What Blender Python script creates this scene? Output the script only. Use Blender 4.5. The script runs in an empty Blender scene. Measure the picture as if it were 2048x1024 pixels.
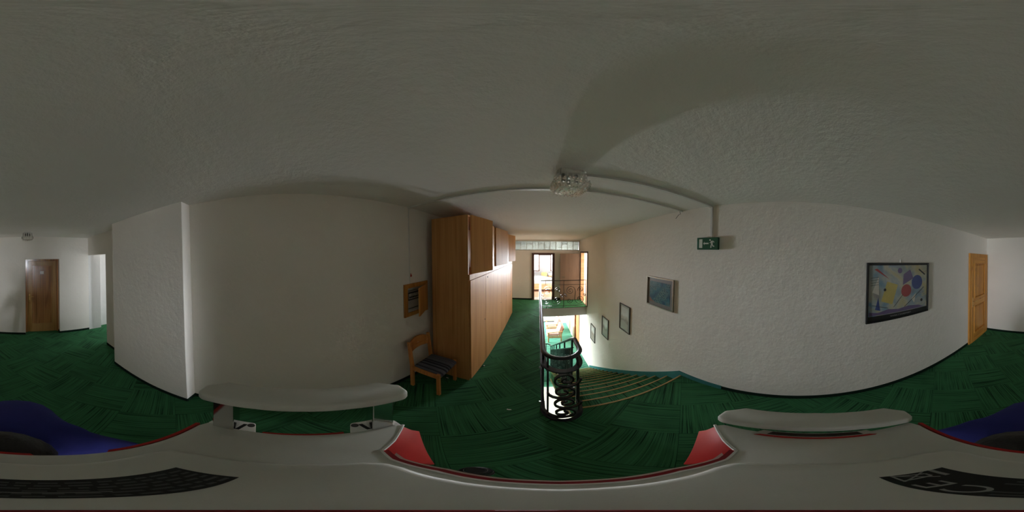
import bpy, bmesh, math, random
from mathutils import Vector, Matrix, Euler
random.seed(7)
R = math.radians
PI = math.pi
scene = bpy.context.scene
C = scene.collection

# ------------------------------------------------------------------ camera
CAM_H = 1.97
YAW, PITCH = 9.396, 1.575          # image centre lies 9.4 deg left of the corridor axis
cam_d = bpy.data.cameras.new('camera')
cam_d.type = 'PANO'
cam_d.panorama_type = 'EQUIRECTANGULAR'
cam_d.clip_start = 0.01
cam = bpy.data.objects.new('camera', cam_d)
C.objects.link(cam)
CAM_ROT = Matrix.Rotation(R(YAW), 3, 'Z') @ Matrix.Rotation(R(-PITCH), 3, 'X')     # level frame -> world
cam.matrix_world = Matrix.Translation((0, 0, CAM_H)) @ (CAM_ROT @ Matrix.Rotation(R(90), 3, 'X')).to_4x4()
scene.camera = cam

# ------------------------------------------------------------------ world, lights, exposure
world = bpy.data.worlds.new('world')
scene.world = world
world.use_nodes = True
bg = world.node_tree.nodes['Background']
bg.inputs[0].default_value = (0.75, 0.86, 1.0, 1)
bg.inputs[1].default_value = 1.0
vs = scene.view_settings
vs.view_transform = 'Standard'
vs.look = 'None'
vs.gamma = 1.0
vs.use_curve_mapping = False
vs.exposure = 2.38
scene.cycles.max_bounces = 14
scene.cycles.diffuse_bounces = 10
scene.cycles.glossy_bounces = 4
scene.cycles.transmission_bounces = 8
scene.cycles.transparent_max_bounces = 12
scene.cycles.sample_clamp_indirect = 6.0
scene.cycles.use_denoising = True
scene.cycles.use_adaptive_sampling = True
scene.cycles.adaptive_threshold = 0.03


def area(name, loc, rot, sx, sy, watts, col=(1, 1, 1), spread=180):
    l = bpy.data.lights.new(name, 'AREA')
    l.shape = 'RECTANGLE'
    l.size, l.size_y = sx, sy
    l.energy = watts
    l.color = col
    l.spread = R(spread)
    o = bpy.data.objects.new(name, l)
    C.objects.link(o)
    o.location = loc
    o.rotation_euler = rot
    return o


# daylight at the bedroom and unseen lower-storey windows, plus added fill (area lights look along their -Z)
area('daylight_bedroom_left', (-0.45, 9.70, 1.42), (R(-90), 0, 0), 1.0, 1.25, 24, (0.93, 0.97, 1.0), 55)
area('daylight_bedroom_right', (1.15, 9.70, 1.42), (R(-90), 0, 0), 1.0, 1.25, 45, (0.93, 0.97, 1.0), 55)
area('daylight_lower_lounge', (-2.98, 8.3, -1.25), (0, R(-75), 0), 1.5, 2.4, 100, (0.93, 0.99, 1.0), 90)
area('fill_side_passage', (-3.88, -3.55, 1.30), (0, R(-90), 0), 1.6, 0.8, 4.5, (0.90, 0.93, 1.0))  # added fill for the rear of the corridor, no known window here
area('fill_side_room', (3.18, 5.8, 1.35), (0, R(90), 0), 1.0, 0.9, 16, (1.0, 0.86, 0.72))  # added warm fill that brightens the far wall, source invented
area('daylight_entrance_hall', (-2.48, 3.2, -3.7), (0, R(-90), 0), 1.6, 2.4, 70, (1.0, 0.98, 0.95))

# ------------------------------------------------------------------ mesh helpers


class MB:
    """collects geometry; build() links it as one mesh object"""

    def __init__(self):
        self.v = []
        self.f = []

    def add(self, vs_, fs_):
        n = len(self.v)
        self.v += [tuple(p) for p in vs_]
        self.f += [tuple(i + n for i in f) for f in fs_]
        return self

    def box(self, x0, x1, y0, y1, z0, z1):
        x0, x1 = min(x0, x1), max(x0, x1)
        y0, y1 = min(y0, y1), max(y0, y1)
        z0, z1 = min(z0, z1), max(z0, z1)
        return self.add([(x0, y0, z0), (x1, y0, z0), (x1, y1, z0), (x0, y1, z0),
                         (x0, y0, z1), (x1, y0, z1), (x1, y1, z1), (x0, y1, z1)],
                        [(3, 2, 1, 0), (4, 5, 6, 7), (0, 1, 5, 4), (1, 2, 6, 5), (2, 3, 7, 6), (3, 0, 4, 7)])

    def prism(self, poly, z0, z1, M=None):
        """polygon in xy extruded z0..z1, optionally moved by the 4x4 matrix M"""
        a = sum(poly[i][0] * poly[(i + 1) % len(poly)][1] - poly[(i + 1) % len(poly)][0] * poly[i][1] for i in range(len(poly)))
        if a < 0:
            poly = poly[::-1]
        n = len(poly)
        pts = [Vector((p[0], p[1], z0)) for p in poly] + [Vector((p[0], p[1], z1)) for p in poly]
        if M is not None:
            pts = [M @ p for p in pts]
        fs_ = [tuple(range(n))[::-1], tuple(range(n, 2 * n))]
        fs_ += [(i, (i + 1) % n, n + (i + 1) % n, n + i) for i in range(n)]
        return self.add(pts, fs_)

    def tube(self, path, r, seg=8, closed=False, r2=None, up=(0, 0, 1), caps=True):
        """sweep an ellipse (r across, r2 along up) along path; r may be a list"""
        path = [Vector(p) for p in path]
        n = len(path)
        rr = r if isinstance(r, (list, tuple)) else [r] * n
        up = Vector(up)
        rings = []
        for i, p in enumerate(path):
            if closed:
                t = path[(i + 1) % n] - path[i - 1]
            else:
                t = path[min(i + 1, n - 1)] - path[max(i - 1, 0)]
            t.normalize()
            u = up - t * up.dot(t)
            if u.length < 1e-4:
                u = Vector((0, 1, 0)) - t * t.y
                if u.length < 1e-4:
                    u = Vector((1, 0, 0))
            u.normalize()
            s = t.cross(u)
            q = r2 if r2 is not None else rr[i]
            rings.append([p + s * (rr[i] * math.cos(2 * PI * k / seg)) + u * (q * math.sin(2 * PI * k / seg)) for k in range(seg)])
        vs_ = [p for ring in rings for p in ring]
        fs_ = []
        for i in range(n if closed else n - 1):
            j = (i + 1) % n
            for k in range(seg):
                fs_.append((i * seg + k, i * seg + (k + 1) % seg, j * seg + (k + 1) % seg, j * seg + k))
        if not closed and caps:
            fs_.append(tuple(range(seg))[::-1])
            fs_.append(tuple((n - 1) * seg + k for k in range(seg)))
        return self.add(vs_, fs_)

    def bar(self, path, w, t, up=(0, 0, 1)):
        """flat rectangular bar along path: w across, t along up"""
        path = [Vector(p) for p in path]
        n = len(path)
        up = Vector(up)
        vs_, fs_ = [], []
        for i, p in enumerate(path):
            d = (path[min(i + 1, n - 1)] - path[max(i - 1, 0)]).normalized()
            u = up - d * up.dot(d)
            if u.length < 1e-4:
                u = Vector((1, 0, 0)) - d * d.x
            u.normalize()
            s = d.cross(u)
            vs_ += [p + s * w / 2 + u * t / 2, p - s * w / 2 + u * t / 2, p - s * w / 2 - u * t / 2, p + s * w / 2 - u * t / 2]
        for i in range(n - 1):
            for k in range(4):
                fs_.append((i * 4 + k, i * 4 + (k + 1) % 4, i * 4 + 4 + (k + 1) % 4, i * 4 + 4 + k))
        fs_ += [(3, 2, 1, 0), tuple((n - 1) * 4 + k for k in range(4))]
        return self.add(vs_, fs_)

    def lathe(self, prof, seg=20, M=None):
        """profile (r, z) turned about z"""
        vs_, fs_ = [], []
        for r, z in prof:
            for k in range(seg):
                a = 2 * PI * k / seg
                p = Vector((r * math.cos(a), r * math.sin(a), z))
                vs_.append(M @ p if M is not None else p)
        for i in range(len(prof) - 1):
            for k in range(seg):
                fs_.append((i * seg + k, i * seg + (k + 1) % seg, (i + 1) * seg + (k + 1) % seg, (i + 1) * seg + k))
        fs_.append(tuple(range(seg))[::-1])
        fs_.append(tuple((len(prof) - 1) * seg + k for k in range(seg)))
        return self.add(vs_, fs_)

    def mesh(self, name, bevel=0, segs=2, smooth=False, angle=35):
        me = bpy.data.meshes.new(name)
        bm = bmesh.new()
        bv = [bm.verts.new(p) for p in self.v]
        for f in self.f:
            try:
                bm.faces.new([bv[i] for i in f])
            except ValueError:
                pass
        bmesh.ops.recalc_face_normals(bm, faces=bm.faces)
        if bevel:
            es = [e for e in bm.edges if len(e.link_faces) == 2 and e.calc_face_angle(0) > R(30)]
            bmesh.ops.bevel(bm, geom=es, offset=bevel, segments=segs, affect='EDGES', profile=0.5, clamp_overlap=True)
        bm.to_mesh(me)
        bm.free()
        if smooth:
            for p in me.polygons:
                p.use_smooth = True
            try:
                me.set_sharp_from_angle(angle=R(angle))
            except Exception:
                pass
        return me

    def build(self, name, mat, parent=None, bevel=0, segs=2, smooth=False, angle=35):
        me = self.mesh(name, bevel, segs, smooth, angle)
        return link(name, me, mat, parent)


def link(name, me, mat=None, parent=None):
    o = bpy.data.objects.new(name, me)
    C.objects.link(o)
    if mat is not None and len(me.materials) == 0:
        me.materials.append(mat)
    if parent is not None:
        o.parent = parent
    return o


def empty(name, loc=(0, 0, 0), rz=0.0):
    o = bpy.data.objects.new(name, None)
    C.objects.link(o)
    o.location = loc
    o.rotation_euler = (0, 0, rz)
    o.empty_display_size = 0.1
    return o


def tag(o, label=None, cat=None, group=None, kind=None):
    if label:
        o['label'] = label
    if cat:
        o['category'] = cat
    if group:
        o['group'] = group
    if kind:
        o['kind'] = kind
    return o


def box(name, mat, parent, x0, x1, y0, y1, z0, z1, bevel=0, segs=2):
    return MB().box(x0, x1, y0, y1, z0, z1).build(name, mat, parent, bevel, segs)


def copy_tree(o, parent=None):
    c = o.copy()
    C.objects.link(c)
    if parent is not None:
        c.parent = parent
    for ch in [x for x in bpy.data.objects if x.parent == o]:
        copy_tree(ch, c)
    return c


# ------------------------------------------------------------------ materials
def new_mat(name):
    m = bpy.data.materials.new(name)
    m.use_nodes = True
    nt = m.node_tree
    return m, nt, nt.nodes['Principled BSDF']


def N(nt, t, **kw):
    n = nt.nodes.new(t)
    for k, v in kw.items():
        setattr(n, k, v)
    return n


def mapping(nt, coord='Object', scale=(1, 1, 1), rot=(0, 0, 0), loc=(0, 0, 0)):
    tc = N(nt, 'ShaderNodeTexCoord')
    mp = N(nt, 'ShaderNodeMapping')
    mp.inputs['Scale'].default_value = scale
    mp.inputs['Rotation'].default_value = rot
    mp.inputs['Location'].default_value = loc
    nt.links.new(tc.outputs[coord], mp.inputs['Vector'])
    return mp.outputs[0]


def noise(nt, vec, scale, detail=4, rough=0.5, dist=0.0):
    n = N(nt, 'ShaderNodeTexNoise')
    n.inputs['Scale'].default_value = scale
    n.inputs['Detail'].default_value = detail
    n.inputs['Roughness'].default_value = rough
    n.inputs['Distortion'].default_value = dist
    nt.links.new(vec, n.inputs['Vector'])
    return n.outputs[0]


def ramp(nt, fac, stops, interp='LINEAR'):
    r = N(nt, 'ShaderNodeValToRGB')
    r.color_ramp.interpolation = interp
    e = r.color_ramp.elements
    while len(e) < len(stops):
        e.new(0.5)
    for el, (p, c) in zip(e, stops):
        el.position = p
        el.color = (*c, 1)
    nt.links.new(fac, r.inputs[0])
    return r.outputs[0]


def bump(nt, b, height, strength=0.2, dist=0.01):
    n = N(nt, 'ShaderNodeBump')
    n.inputs['Strength'].default_value = strength
    n.inputs['Distance'].default_value = dist
    nt.links.new(height, n.inputs['Height'])
    nt.links.new(n.outputs[0], b.inputs['Normal'])


def plain(name, col, rough=0.5, metal=0.0, spec=0.5, var=0.06, scale=9.0, bmp=0.0, bscale=60):
    """one colour with slight procedural mottling"""
    m, nt, b = new_mat(name)
    v = mapping(nt)
    f = noise(nt, v, scale, 3)
    lo = tuple(max(0, c * (1 - var)) for c in col)
    hi = tuple(min(1, c * (1 + var)) for c in col)
    nt.links.new(ramp(nt, f, [(0.3, lo), (0.7, hi)]), b.inputs['Base Color'])
    b.inputs['Roughness'].default_value = rough
    b.inputs['Metallic'].default_value = metal
    b.inputs['Specular IOR Level'].default_value = spec
    if bmp:
        bump(nt, b, noise(nt, v, bscale, 3), bmp, 0.004)
    return m


def plaster(name, col, wav=0.35, fine=0.25, bscale=14):
    m, nt, b = new_mat(name)
    v = mapping(nt, 'Object')
    f = noise(nt, v, 1.3, 3)
    lo = tuple(c * 0.96 for c in col)
    nt.links.new(ramp(nt, f, [(0.35, lo), (0.65, col)]), b.inputs['Base Color'])
    b.inputs['Roughness'].default_value = 0.92
    b.inputs['Specular IOR Level'].default_value = 0.2
    h1 = noise(nt, v, bscale, 4, 0.6)
    h2 = noise(nt, v, 160, 3, 0.6)
    mx = N(nt, 'ShaderNodeMath', operation='MULTIPLY_ADD')
    nt.links.new(h2, mx.inputs[0])
    mx.inputs[1].default_value = fine
    nt.links.new(h1, mx.inputs[2])
    bump(nt, b, mx.outputs[0], wav, 0.012)
    return m


def wood(name, c_lo, c_hi, rough=0.45, axis='z', grain=26.0, spec=0.5, knots=False, coat=0.0):
    """grain runs along the given local axis"""
    m, nt, b = new_mat(name)
    s = {'x': (0.6, grain, grain), 'y': (grain, 0.6, grain), 'z': (grain, grain, 0.6)}[axis]
    v = mapping(nt, 'Object', s)
    f = noise(nt, v, 1.0, 5, 0.55, 0.6)
    s2 = {'x': (0.35, 4, 4), 'y': (4, 0.35, 4), 'z': (4, 4, 0.35)}[axis]
    f2 = noise(nt, mapping(nt, 'Object', s2), 1.6, 3, 0.5, 1.2)
    mx = N(nt, 'ShaderNodeMath', operation='MULTIPLY_ADD')
    nt.links.new(f2, mx.inputs[0])
    mx.inputs[1].default_value = 0.8
    nt.links.new(f, mx.inputs[2])
    col = ramp(nt, mx.outputs[0], [(0.65, c_lo), (1.0, c_hi)])
    if knots:
        vo = N(nt, 'ShaderNodeTexVoronoi')
        vo.inputs['Scale'].default_value = 1.0
        s3 = {'x': (2.2, 7, 7), 'y': (7, 2.2, 7), 'z': (7, 7, 2.2)}[axis]
        nt.links.new(mapping(nt, 'Object', s3), vo.inputs['Vector'])
        k = ramp(nt, vo.outputs['Distance'], [(0.05, (0.25, 0.11, 0.03)), (0.13, (1, 1, 1))])
        mu = N(nt, 'ShaderNodeMixRGB', blend_type='MULTIPLY')
        mu.inputs[0].default_value = 0.8
        nt.links.new(col, mu.inputs[1])
        nt.links.new(k, mu.inputs[2])
        col = mu.outputs[0]
    nt.links.new(col, b.inputs['Base Color'])
    b.inputs['Roughness'].default_value = rough
    b.inputs['Specular IOR Level'].default_value = spec
    b.inputs['Coat Weight'].default_value = coat
    b.inputs['Coat Roughness'].default_value = 0.15
    bump(nt, b, f, 0.06, 0.002)
    return m


def carpet(name, ang, lo=(0.014, 0.048, 0.022), hi=(0.046, 0.19, 0.078), sc=95):
    """ribbed needle-felt tile, ribs along the world direction ang"""
    m, nt, b = new_mat(name)
    v = mapping(nt, 'Object', (1, 1, 1), (0, 0, -ang))
    st = N(nt, 'ShaderNodeMapping')
    st.inputs['Scale'].default_value = (0.9, sc, 1)
    nt.links.new(v, st.inputs['Vector'])
    f = noise(nt, st.outputs[0], 1.0, 3, 0.6, 0.3)
    big = noise(nt, v, 2.2, 2)
    mx = N(nt, 'ShaderNodeMath', operation='MULTIPLY_ADD')
    nt.links.new(big, mx.inputs[0])
    mx.inputs[1].default_value = 0.25
    nt.links.new(f, mx.inputs[2])
    col = ramp(nt, mx.outputs[0], [(0.49, tuple(c * 0.6 for c in lo)), (0.56, tuple((a + c) / 2 for a, c in zip(lo, hi))), (0.76, hi)])
    nt.links.new(col, b.inputs['Base Color'])
    b.inputs['Roughness'].default_value = 0.95
    b.inputs['Specular IOR Level'].default_value = 0.15
    fine = noise(nt, v, 400, 2)
    ad = N(nt, 'ShaderNodeMath', operation='MULTIPLY_ADD')
    nt.links.new(fine, ad.inputs[0])
    ad.inputs[1].default_value = 0.4
    nt.links.new(f, ad.inputs[2])
    bump(nt, b, ad.outputs[0], 0.5, 0.004)
    return m


def glass(name, col=(1, 1, 1), rough=0.0, alpha_mix=0.0, bmp=0.0, bscale=60):
    m, nt, b = new_mat(name)
    b.inputs['Base Color'].default_value = (*col, 1)
    b.inputs['Transmission Weight'].default_value = 1.0
    b.inputs['Roughness'].default_value = rough
    b.inputs['IOR'].default_value = 1.45
    if bmp:
        bump(nt, b, noise(nt, mapping(nt), bscale, 2), bmp, 0.01)
    if alpha_mix:
        out = nt.nodes['Material Output']
        tr = N(nt, 'ShaderNodeBsdfTransparent')
        tr.inputs[0].default_value = (*col, 1)
        mxs = N(nt, 'ShaderNodeMixShader')
        mxs.inputs[0].default_value = alpha_mix
        nt.links.new(b.outputs[0], mxs.inputs[1])
        nt.links.new(tr.outputs[0], mxs.inputs[2])
        nt.links.new(mxs.outputs[0], out.inputs[0])
    return m


M = {}
M['wall'] = plaster('wall_plaster', (0.85, 0.812, 0.75))
M['ceil'] = plaster('ceiling_plaster', (0.85, 0.825, 0.785), 0.38, 0.15, 22)
M['white'] = plaster('white_room_plaster', (0.78, 0.77, 0.75))
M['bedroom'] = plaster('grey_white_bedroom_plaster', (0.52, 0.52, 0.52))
M['slab'] = plaster('slab_edge_plaster', (0.62, 0.60, 0.56))
TILE_ANG = R(39.0)
M['tileA'] = carpet('green_ribbed_carpet_along', TILE_ANG)
M['tileB'] = carpet('green_ribbed_carpet_across', TILE_ANG + PI / 2)
M['carpet_low'] = carpet('green_lower_carpet_lit', 0.3, (0.05, 0.18, 0.13), (0.09, 0.28, 0.20), 40)  # same carpet as upstairs, overexposure put into the lighter colour
M['carpet_step'] = carpet('green_stair_carpet', PI / 2, (0.014, 0.055, 0.024), (0.045, 0.17, 0.07), 60)
M['nosing'] = plain('brown_nosing_strip', (0.42, 0.27, 0.10), 0.5)
M['skirt'] = plain('dark_carpet_skirting', (0.008, 0.022, 0.014), 0.95, spec=0.1)
M['teal'] = plain('teal_carpet_skirting', (0.045, 0.19, 0.18), 0.95, spec=0.1, bmp=0.3, bscale=200)
M['pale_tile'] = plain('pale_hall_tile', (0.80, 0.72, 0.64), 0.5)
M['parquet'] = wood('bedroom_parquet', (0.50, 0.30, 0.19), (0.70, 0.48, 0.33), 0.4, 'x')
M['wardrobe'] = wood('wardrobe_veneer', (0.46, 0.205, 0.065), (0.60, 0.30, 0.105), 0.55, 'z', 40, 0.18)
M['wardrobe_edge'] = plain('wardrobe_pale_edge', (0.45, 0.36, 0.28), 0.4)
M['wardrobe_dark'] = plain('wardrobe_dark_inside', (0.03, 0.015, 0.008), 0.6)
M['pine'] = wood('orange_pine', (0.42, 0.165, 0.03), (0.66, 0.31, 0.06), 0.42, 'z', 22, 0.3, True)
M['pine_y'] = wood('orange_pine_rail', (0.42, 0.165, 0.03), (0.66, 0.31, 0.06), 0.42, 'y', 22, 0.3, True)
M['fuse_pine'] = wood('fuse_box_pine', (0.40, 0.15, 0.025), (0.60, 0.27, 0.06), 0.45, 'z', 30, 0.4, True)
M['chair_wood'] = wood('red_brown_beech', (0.52, 0.18, 0.04), (0.68, 0.28, 0.075), 0.42, 'z', 30)
M['dark_wood'] = wood('dark_oak_veneer', (0.28, 0.145, 0.042), (0.44, 0.24, 0.075), 0.32, 'z', 36, 0.5, False, 0.2)
M['dark_wood2'] = wood('dark_oak_panel', (0.16, 0.06, 0.017), (0.40, 0.18, 0.058), 0.25, 'z', 30, 0.5, False, 0.4)
M['door_brown'] = wood('brown_plain_door', (0.15, 0.095, 0.062), (0.20, 0.13, 0.088), 0.45, 'z', 60)
M['frame_brown'] = plain('dark_brown_frame', (0.085, 0.04, 0.03), 0.4)
M['win_brown'] = plain('brown_window_frame', (0.20, 0.10, 0.07), 0.4)
M['low_door'] = wood('red_brown_lower_door', (0.30, 0.11, 0.035), (0.42, 0.17, 0.06), 0.45, 'z')
M['iron'] = plain('black_wrought_iron', (0.012, 0.012, 0.014), 0.34, 0.0, 0.6, bmp=0.15, bscale=120)
M['brass'] = plain('brass', (0.72, 0.48, 0.20), 0.28, 1.0)
M['steel'] = plain('brushed_steel', (0.55, 0.54, 0.52), 0.25, 1.0)
M['chrome'] = plain('chrome', (0.7, 0.7, 0.7), 0.12, 1.0)
M['black'] = plain('black_plastic', (0.012, 0.012, 0.013), 0.4)
M['duct'] = plain('white_cable_duct', (0.72, 0.71, 0.68), 0.5)
M['grey_plastic'] = plain('pale_grey_plastic', (0.52, 0.50, 0.45), 0.5)
M['dark_grey'] = plain('dark_grey_plastic', (0.06, 0.06, 0.06), 0.5)
M['red'] = plain('red_plastic', (0.42, 0.016, 0.014), 0.45, spec=0.3)
M['dark_red'] = plain('dark_red_strip', (0.22, 0.006, 0.012), 0.4)
M['casing'] = plain('light_grey_casing', (0.60, 0.60, 0.555), 0.38, bmp=0.04, bscale=400)
M['casing2'] = plain('white_casing_edge', (0.80, 0.80, 0.78), 0.35)
M['label'] = plain('black_type_plate', (0.008, 0.008, 0.008), 0.35)
M['print_grey'] = plain('grey_print', (0.30, 0.30, 0.29), 0.6)
M['print_faint'] = plain('faint_grey_print', (0.075, 0.075, 0.075), 0.6)
M['sign_green'] = plain('sign_green', (0.010, 0.105, 0.055), 0.35)
M['sign_white'] = plain('sign_white', (0.70, 0.76, 0.70), 0.4)
M['paper'] = plain('white_paper', (0.85, 0.85, 0.82), 0.7)
M['blue_shirt'] = plain('blue_cotton', (0.032, 0.036, 0.20), 0.9, spec=0.15, bmp=0.3, bscale=40)
M['trouser'] = plain('dark_trousers', (0.015, 0.015, 0.02), 0.9)
M['skin'] = plain('skin', (0.50, 0.28, 0.19), 0.55)
M['hair'] = plain('black_hair', (0.010, 0.008, 0.007), 0.5, bmp=0.6, bscale=90)
M['lips'] = plain('lips', (0.36, 0.15, 0.12), 0.5)
M['rubber'] = plain('black_rubber', (0.015, 0.015, 0.015), 0.7)
M['pane'] = glass('clear_pane', (0.97, 0.98, 1.0), 0.0, 0.85)
M['lamp_glass'] = glass('pressed_glass', (0.97, 0.96, 0.94), 0.06, 0.25)
M['block'] = None


def _block():
    m, nt, b = new_mat('rippled_glass_block')
    b.inputs['Base Color'].default_value = (0.40, 0.41, 0.37, 1)
    b.inputs['Transmission Weight'].default_value = 0.55
    b.inputs['Roughness'].default_value = 0.55
    out = nt.nodes['Material Output']
    tl = N(nt, 'ShaderNodeBsdfTranslucent')
    tl.inputs[0].default_value = (0.20, 0.205, 0.175, 1)
    mx = N(nt, 'ShaderNodeMixShader')
    mx.inputs[0].default_value = 0.65
    nt.links.new(b.outputs[0], mx.inputs[1])
    nt.links.new(tl.outputs[0], mx.inputs[2])
    nt.links.new(mx.outputs[0], out.inputs[0])
    bump(nt, b, noise(nt, mapping(nt), 45, 2), 0.6, 0.01)
    return m


M['block'] = _block()


def _seat():
    m, nt, b = new_mat('charcoal_striped_fabric')
    v = mapping(nt, 'Object', (0, 1, 0))
    f = noise(nt, v, 17, 1)
    col = ramp(nt, f, [(0.40, (0.03, 0.032, 0.045)), (0.47, (0.12, 0.125, 0.155)), (0.55, (0.16, 0.165, 0.20)), (0.62, (0.035, 0.036, 0.05))])
    nt.links.new(col, b.inputs['Base Color'])
    b.inputs['Roughness'].default_value = 0.95
    b.inputs['Specular IOR Level'].default_value = 0.1
    bump(nt, b, noise(nt, mapping(nt), 260, 2), 0.4, 0.003)
    return m


M['seat'] = _seat()
M['cushion'] = plain('faded_rose_cushion', (0.62, 0.40, 0.37), 0.9, var=0.12, scale=5)
M['arm_wood'] = wood('lounge_chair_beech', (0.36, 0.20, 0.09), (0.52, 0.32, 0.16), 0.4, 'z')
M['linen'] = plain('white_linen', (0.82, 0.80, 0.72), 0.9, bmp=0.3, bscale=20)
M['bed_wood'] = wood('bedroom_beech', (0.52, 0.28, 0.13), (0.68, 0.42, 0.22), 0.4, 'x')
M['chair_yellow'] = wood('yellow_beech', (0.60, 0.34, 0.12), (0.75, 0.47, 0.20), 0.4, 'z')

# ------------------------------------------------------------------ the place: measures (metres)
XL, XR = -1.48, 1.67          # corridor walls
YF, YB = 6.47, -4.04          # far and rear walls
HC = 2.555                    # ceiling
WX0, WX1 = 0.06, 0.38         # stair eye (open well) between floor edge and flight
WY0, WY1 = 1.14, 5.43         # stairwell opening
ST_Y, RISE, GO, NSTEP = 1.34, 0.17, 0.247, 15
ZL = -RISE * NSTEP            # lower storey floor
ZG = -5.0                     # entrance hall floor


def struct(name, mb, mat, parent=None, label=None, **kw):
    o = mb.build(name, mat, parent, **kw)
    if parent is None:
        o['kind'] = 'structure'
        if label:
            o['label'] = label
    return o


# floor slab (white underside and edges) carrying the carpet tiles
FLOOR_RECTS = [(XL, XR, YB - 0.25, WY0), (WX1, XR, WY0, ST_Y), (XL, WX0, WY0, YF), (WX0, XR, WY1, YF), (-3.9, XL, YB - 0.25, -3.05), (-1.62, XL, -3.05, -2.25)]
mb = MB()
for x0, x1, y0, y1 in FLOOR_RECTS:
    mb.box(x0 - (0.12 if x0 == XL else 0), x1 + (0.12 if x1 == XR else 0), y0, y1, -0.32, -0.008)
floor = struct('floor', mb, M['slab'], label='upper corridor floor slab carrying green carpet tiles')


mb = MB()
for x0, x1, y0, y1 in FLOOR_RECTS:
    mb.box(x0, x1, y0, y1, -0.0079, -0.004)
mb.build('carpet_underlay', M['skirt'], floor)


def clip(poly, ax, lim, keep_less):
    out = []
    n = len(poly)
    for i in range(n):
        a, b_ = poly[i], poly[(i + 1) % n]
        ia = (a[ax] <= lim) if keep_less else (a[ax] >= lim)
        ib = (b_[ax] <= lim) if keep_less else (b_[ax] >= lim)
        if ia:
            out.append(a)
        if ia != ib:
            t = (lim - a[ax]) / (b_[ax] - a[ax])
            out.append((a[0] + t * (b_[0] - a[0]), a[1] + t * (b_[1] - a[1])))
    return out


TS = 0.476
ux, uy = math.cos(TILE_ANG), math.sin(TILE_ANG)
T0 = (1.528, 1.215)
for i in range(-18, 14):
    for j in range(-18, 22):
        g = 0.0010
        sq = [(i + a, j + b_) for a, b_ in ((g / TS, g / TS), (1 - g / TS, g / TS), (1 - g / TS, 1 - g / TS), (g / TS, 1 - g / TS))]
        poly = [(T0[0] + TS * (p[0] * ux - p[1] * uy), T0[1] + TS * (p[0] * uy + p[1] * ux)) for p in sq]
        mb = MB()
        area_ = 0
        for x0, x1, y0, y1 in FLOOR_RECTS:
            q = poly
            for ax, lim, less in ((0, x0, False), (0, x1, True), (1, y0, False), (1, y1, True)):
                if len(q) >= 3:
                    q = clip(q, ax, lim, less)
            if len(q) >= 3:
                a = abs(sum(q[k][0] * q[(k + 1) % len(q)][1] - q[(k + 1) % len(q)][0] * q[k][1] for k in range(len(q)))) / 2
                if a > 0.000002:
                    mb.prism(q, -0.008, random.uniform(-0.0012, 0.0))
                    area_ += a
        if mb.v:
            mb.build('carpet_tile', M['tileA'] if (i + j) % 2 else M['tileB'], floor)

# corner pieces that round off the stair eye
cxe = (WX0 + WX1) / 2
for sgn in (-1, 1):
    xe = WX0 if sgn < 0 else WX1
    arc = [(cxe + sgn * (WX1 - WX0) / 2 * math.sin(a_), 1.36 - (1.36 - WY0) * math.cos(a_)) for a_ in [PI / 2 * i_ / 8 for i_ in range(9)]]
    for i_ in range(8):
        MB().prism([arc[i_], arc[i_ + 1], (xe, arc[i_ + 1][1]), (xe, arc[i_][1])], -0.30, -0.001).build('carpet_edge', M['tileA'], floor)

# ceiling: level over the stair head, falling slightly to the far wall
mb = MB()
mb.box(-4.0, XR + 0.12, YB - 0.3, 1.45, HC, HC + 0.15)
mb.add([(-1.6, 1.45, HC), (XR + 0.12, 1.45, HC), (XR + 0.12, YF + 0.13, HC - 0.105), (-1.6, YF + 0.13, HC - 0.105),
        (-1.6, 1.45, HC + 0.15), (XR + 0.12, 1.45, HC + 0.15), (XR + 0.12, YF + 0.13, HC + 0.15), (-1.6, YF + 0.13, HC + 0.15)],
       [(3, 2, 1, 0), (4, 5, 6, 7), (0, 1, 5, 4), (1, 2, 6, 5), (2, 3, 7, 6), (3, 0, 4, 7)])
struct('ceiling', mb, M['ceil'], label='off-white rough plaster ceiling')

# walls
mb = MB()
mb.box(XL - 0.12, XL, -0.95, YF + 0.13, -0.01, HC + 0.02)
struct('wall_left', mb, M['wall'], label='long plain wall behind the wardrobe and fuse box')
mb = MB()
mb.box(-1.75, -1.335, -2.30, -0.94, -0.01, HC + 0.02)
struct('wall_pier', mb, M['wall'], label='projecting white wall pier with sharp corner', bevel=0.006)
mb = MB()
mb.box(-1.75, -1.60, -3.05, -2.30, -0.01, HC + 0.02)
mb.box(-1.75, -1.60, YB - 0.02, -3.05, 2.09, HC + 0.02)
struct('wall_back_left', mb, M['wall'], label='wall with passage opening beside the white pier')
mb = MB()
mb.box(-3.9, -1.75, -3.17, -3.05, -0.01, HC + 0.02)
mb.box(-3.9, -1.75, -3.05, -3.049, -0.01, HC + 0.02)
struct('wall_passage_near', mb, M['white'])
mb = MB()
mb.box(-1.95, -1.60, YB - 0.25, YB, -0.01, HC + 0.02)
mb.box(-4.0, -1.95, YB - 0.35, YB - 0.14, -0.01, HC + 0.02)
struct('wall_passage_far', mb, M['white'])
# rear wall with a recess for the dark door
DX0, DX1, DH, DREC = -0.815, 0.035, 2.0, 0.20
mb = MB()
mb.box(-1.60, DX0, YB - 0.25, YB, -0.01, HC + 0.02)
mb.box(DX1, XR + 0.12, YB - 0.25, YB, -0.01, HC + 0.02)
mb.box(DX0, DX1, YB - 0.25, YB, DH, HC + 0.02)
mb.box(DX0 - 0.1, DX1 + 0.1, YB - 0.33, YB - 0.25, -0.01, DH + 0.1)
struct('wall_back', mb, M['wall'], label='rear wall with the dark wooden door')
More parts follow.
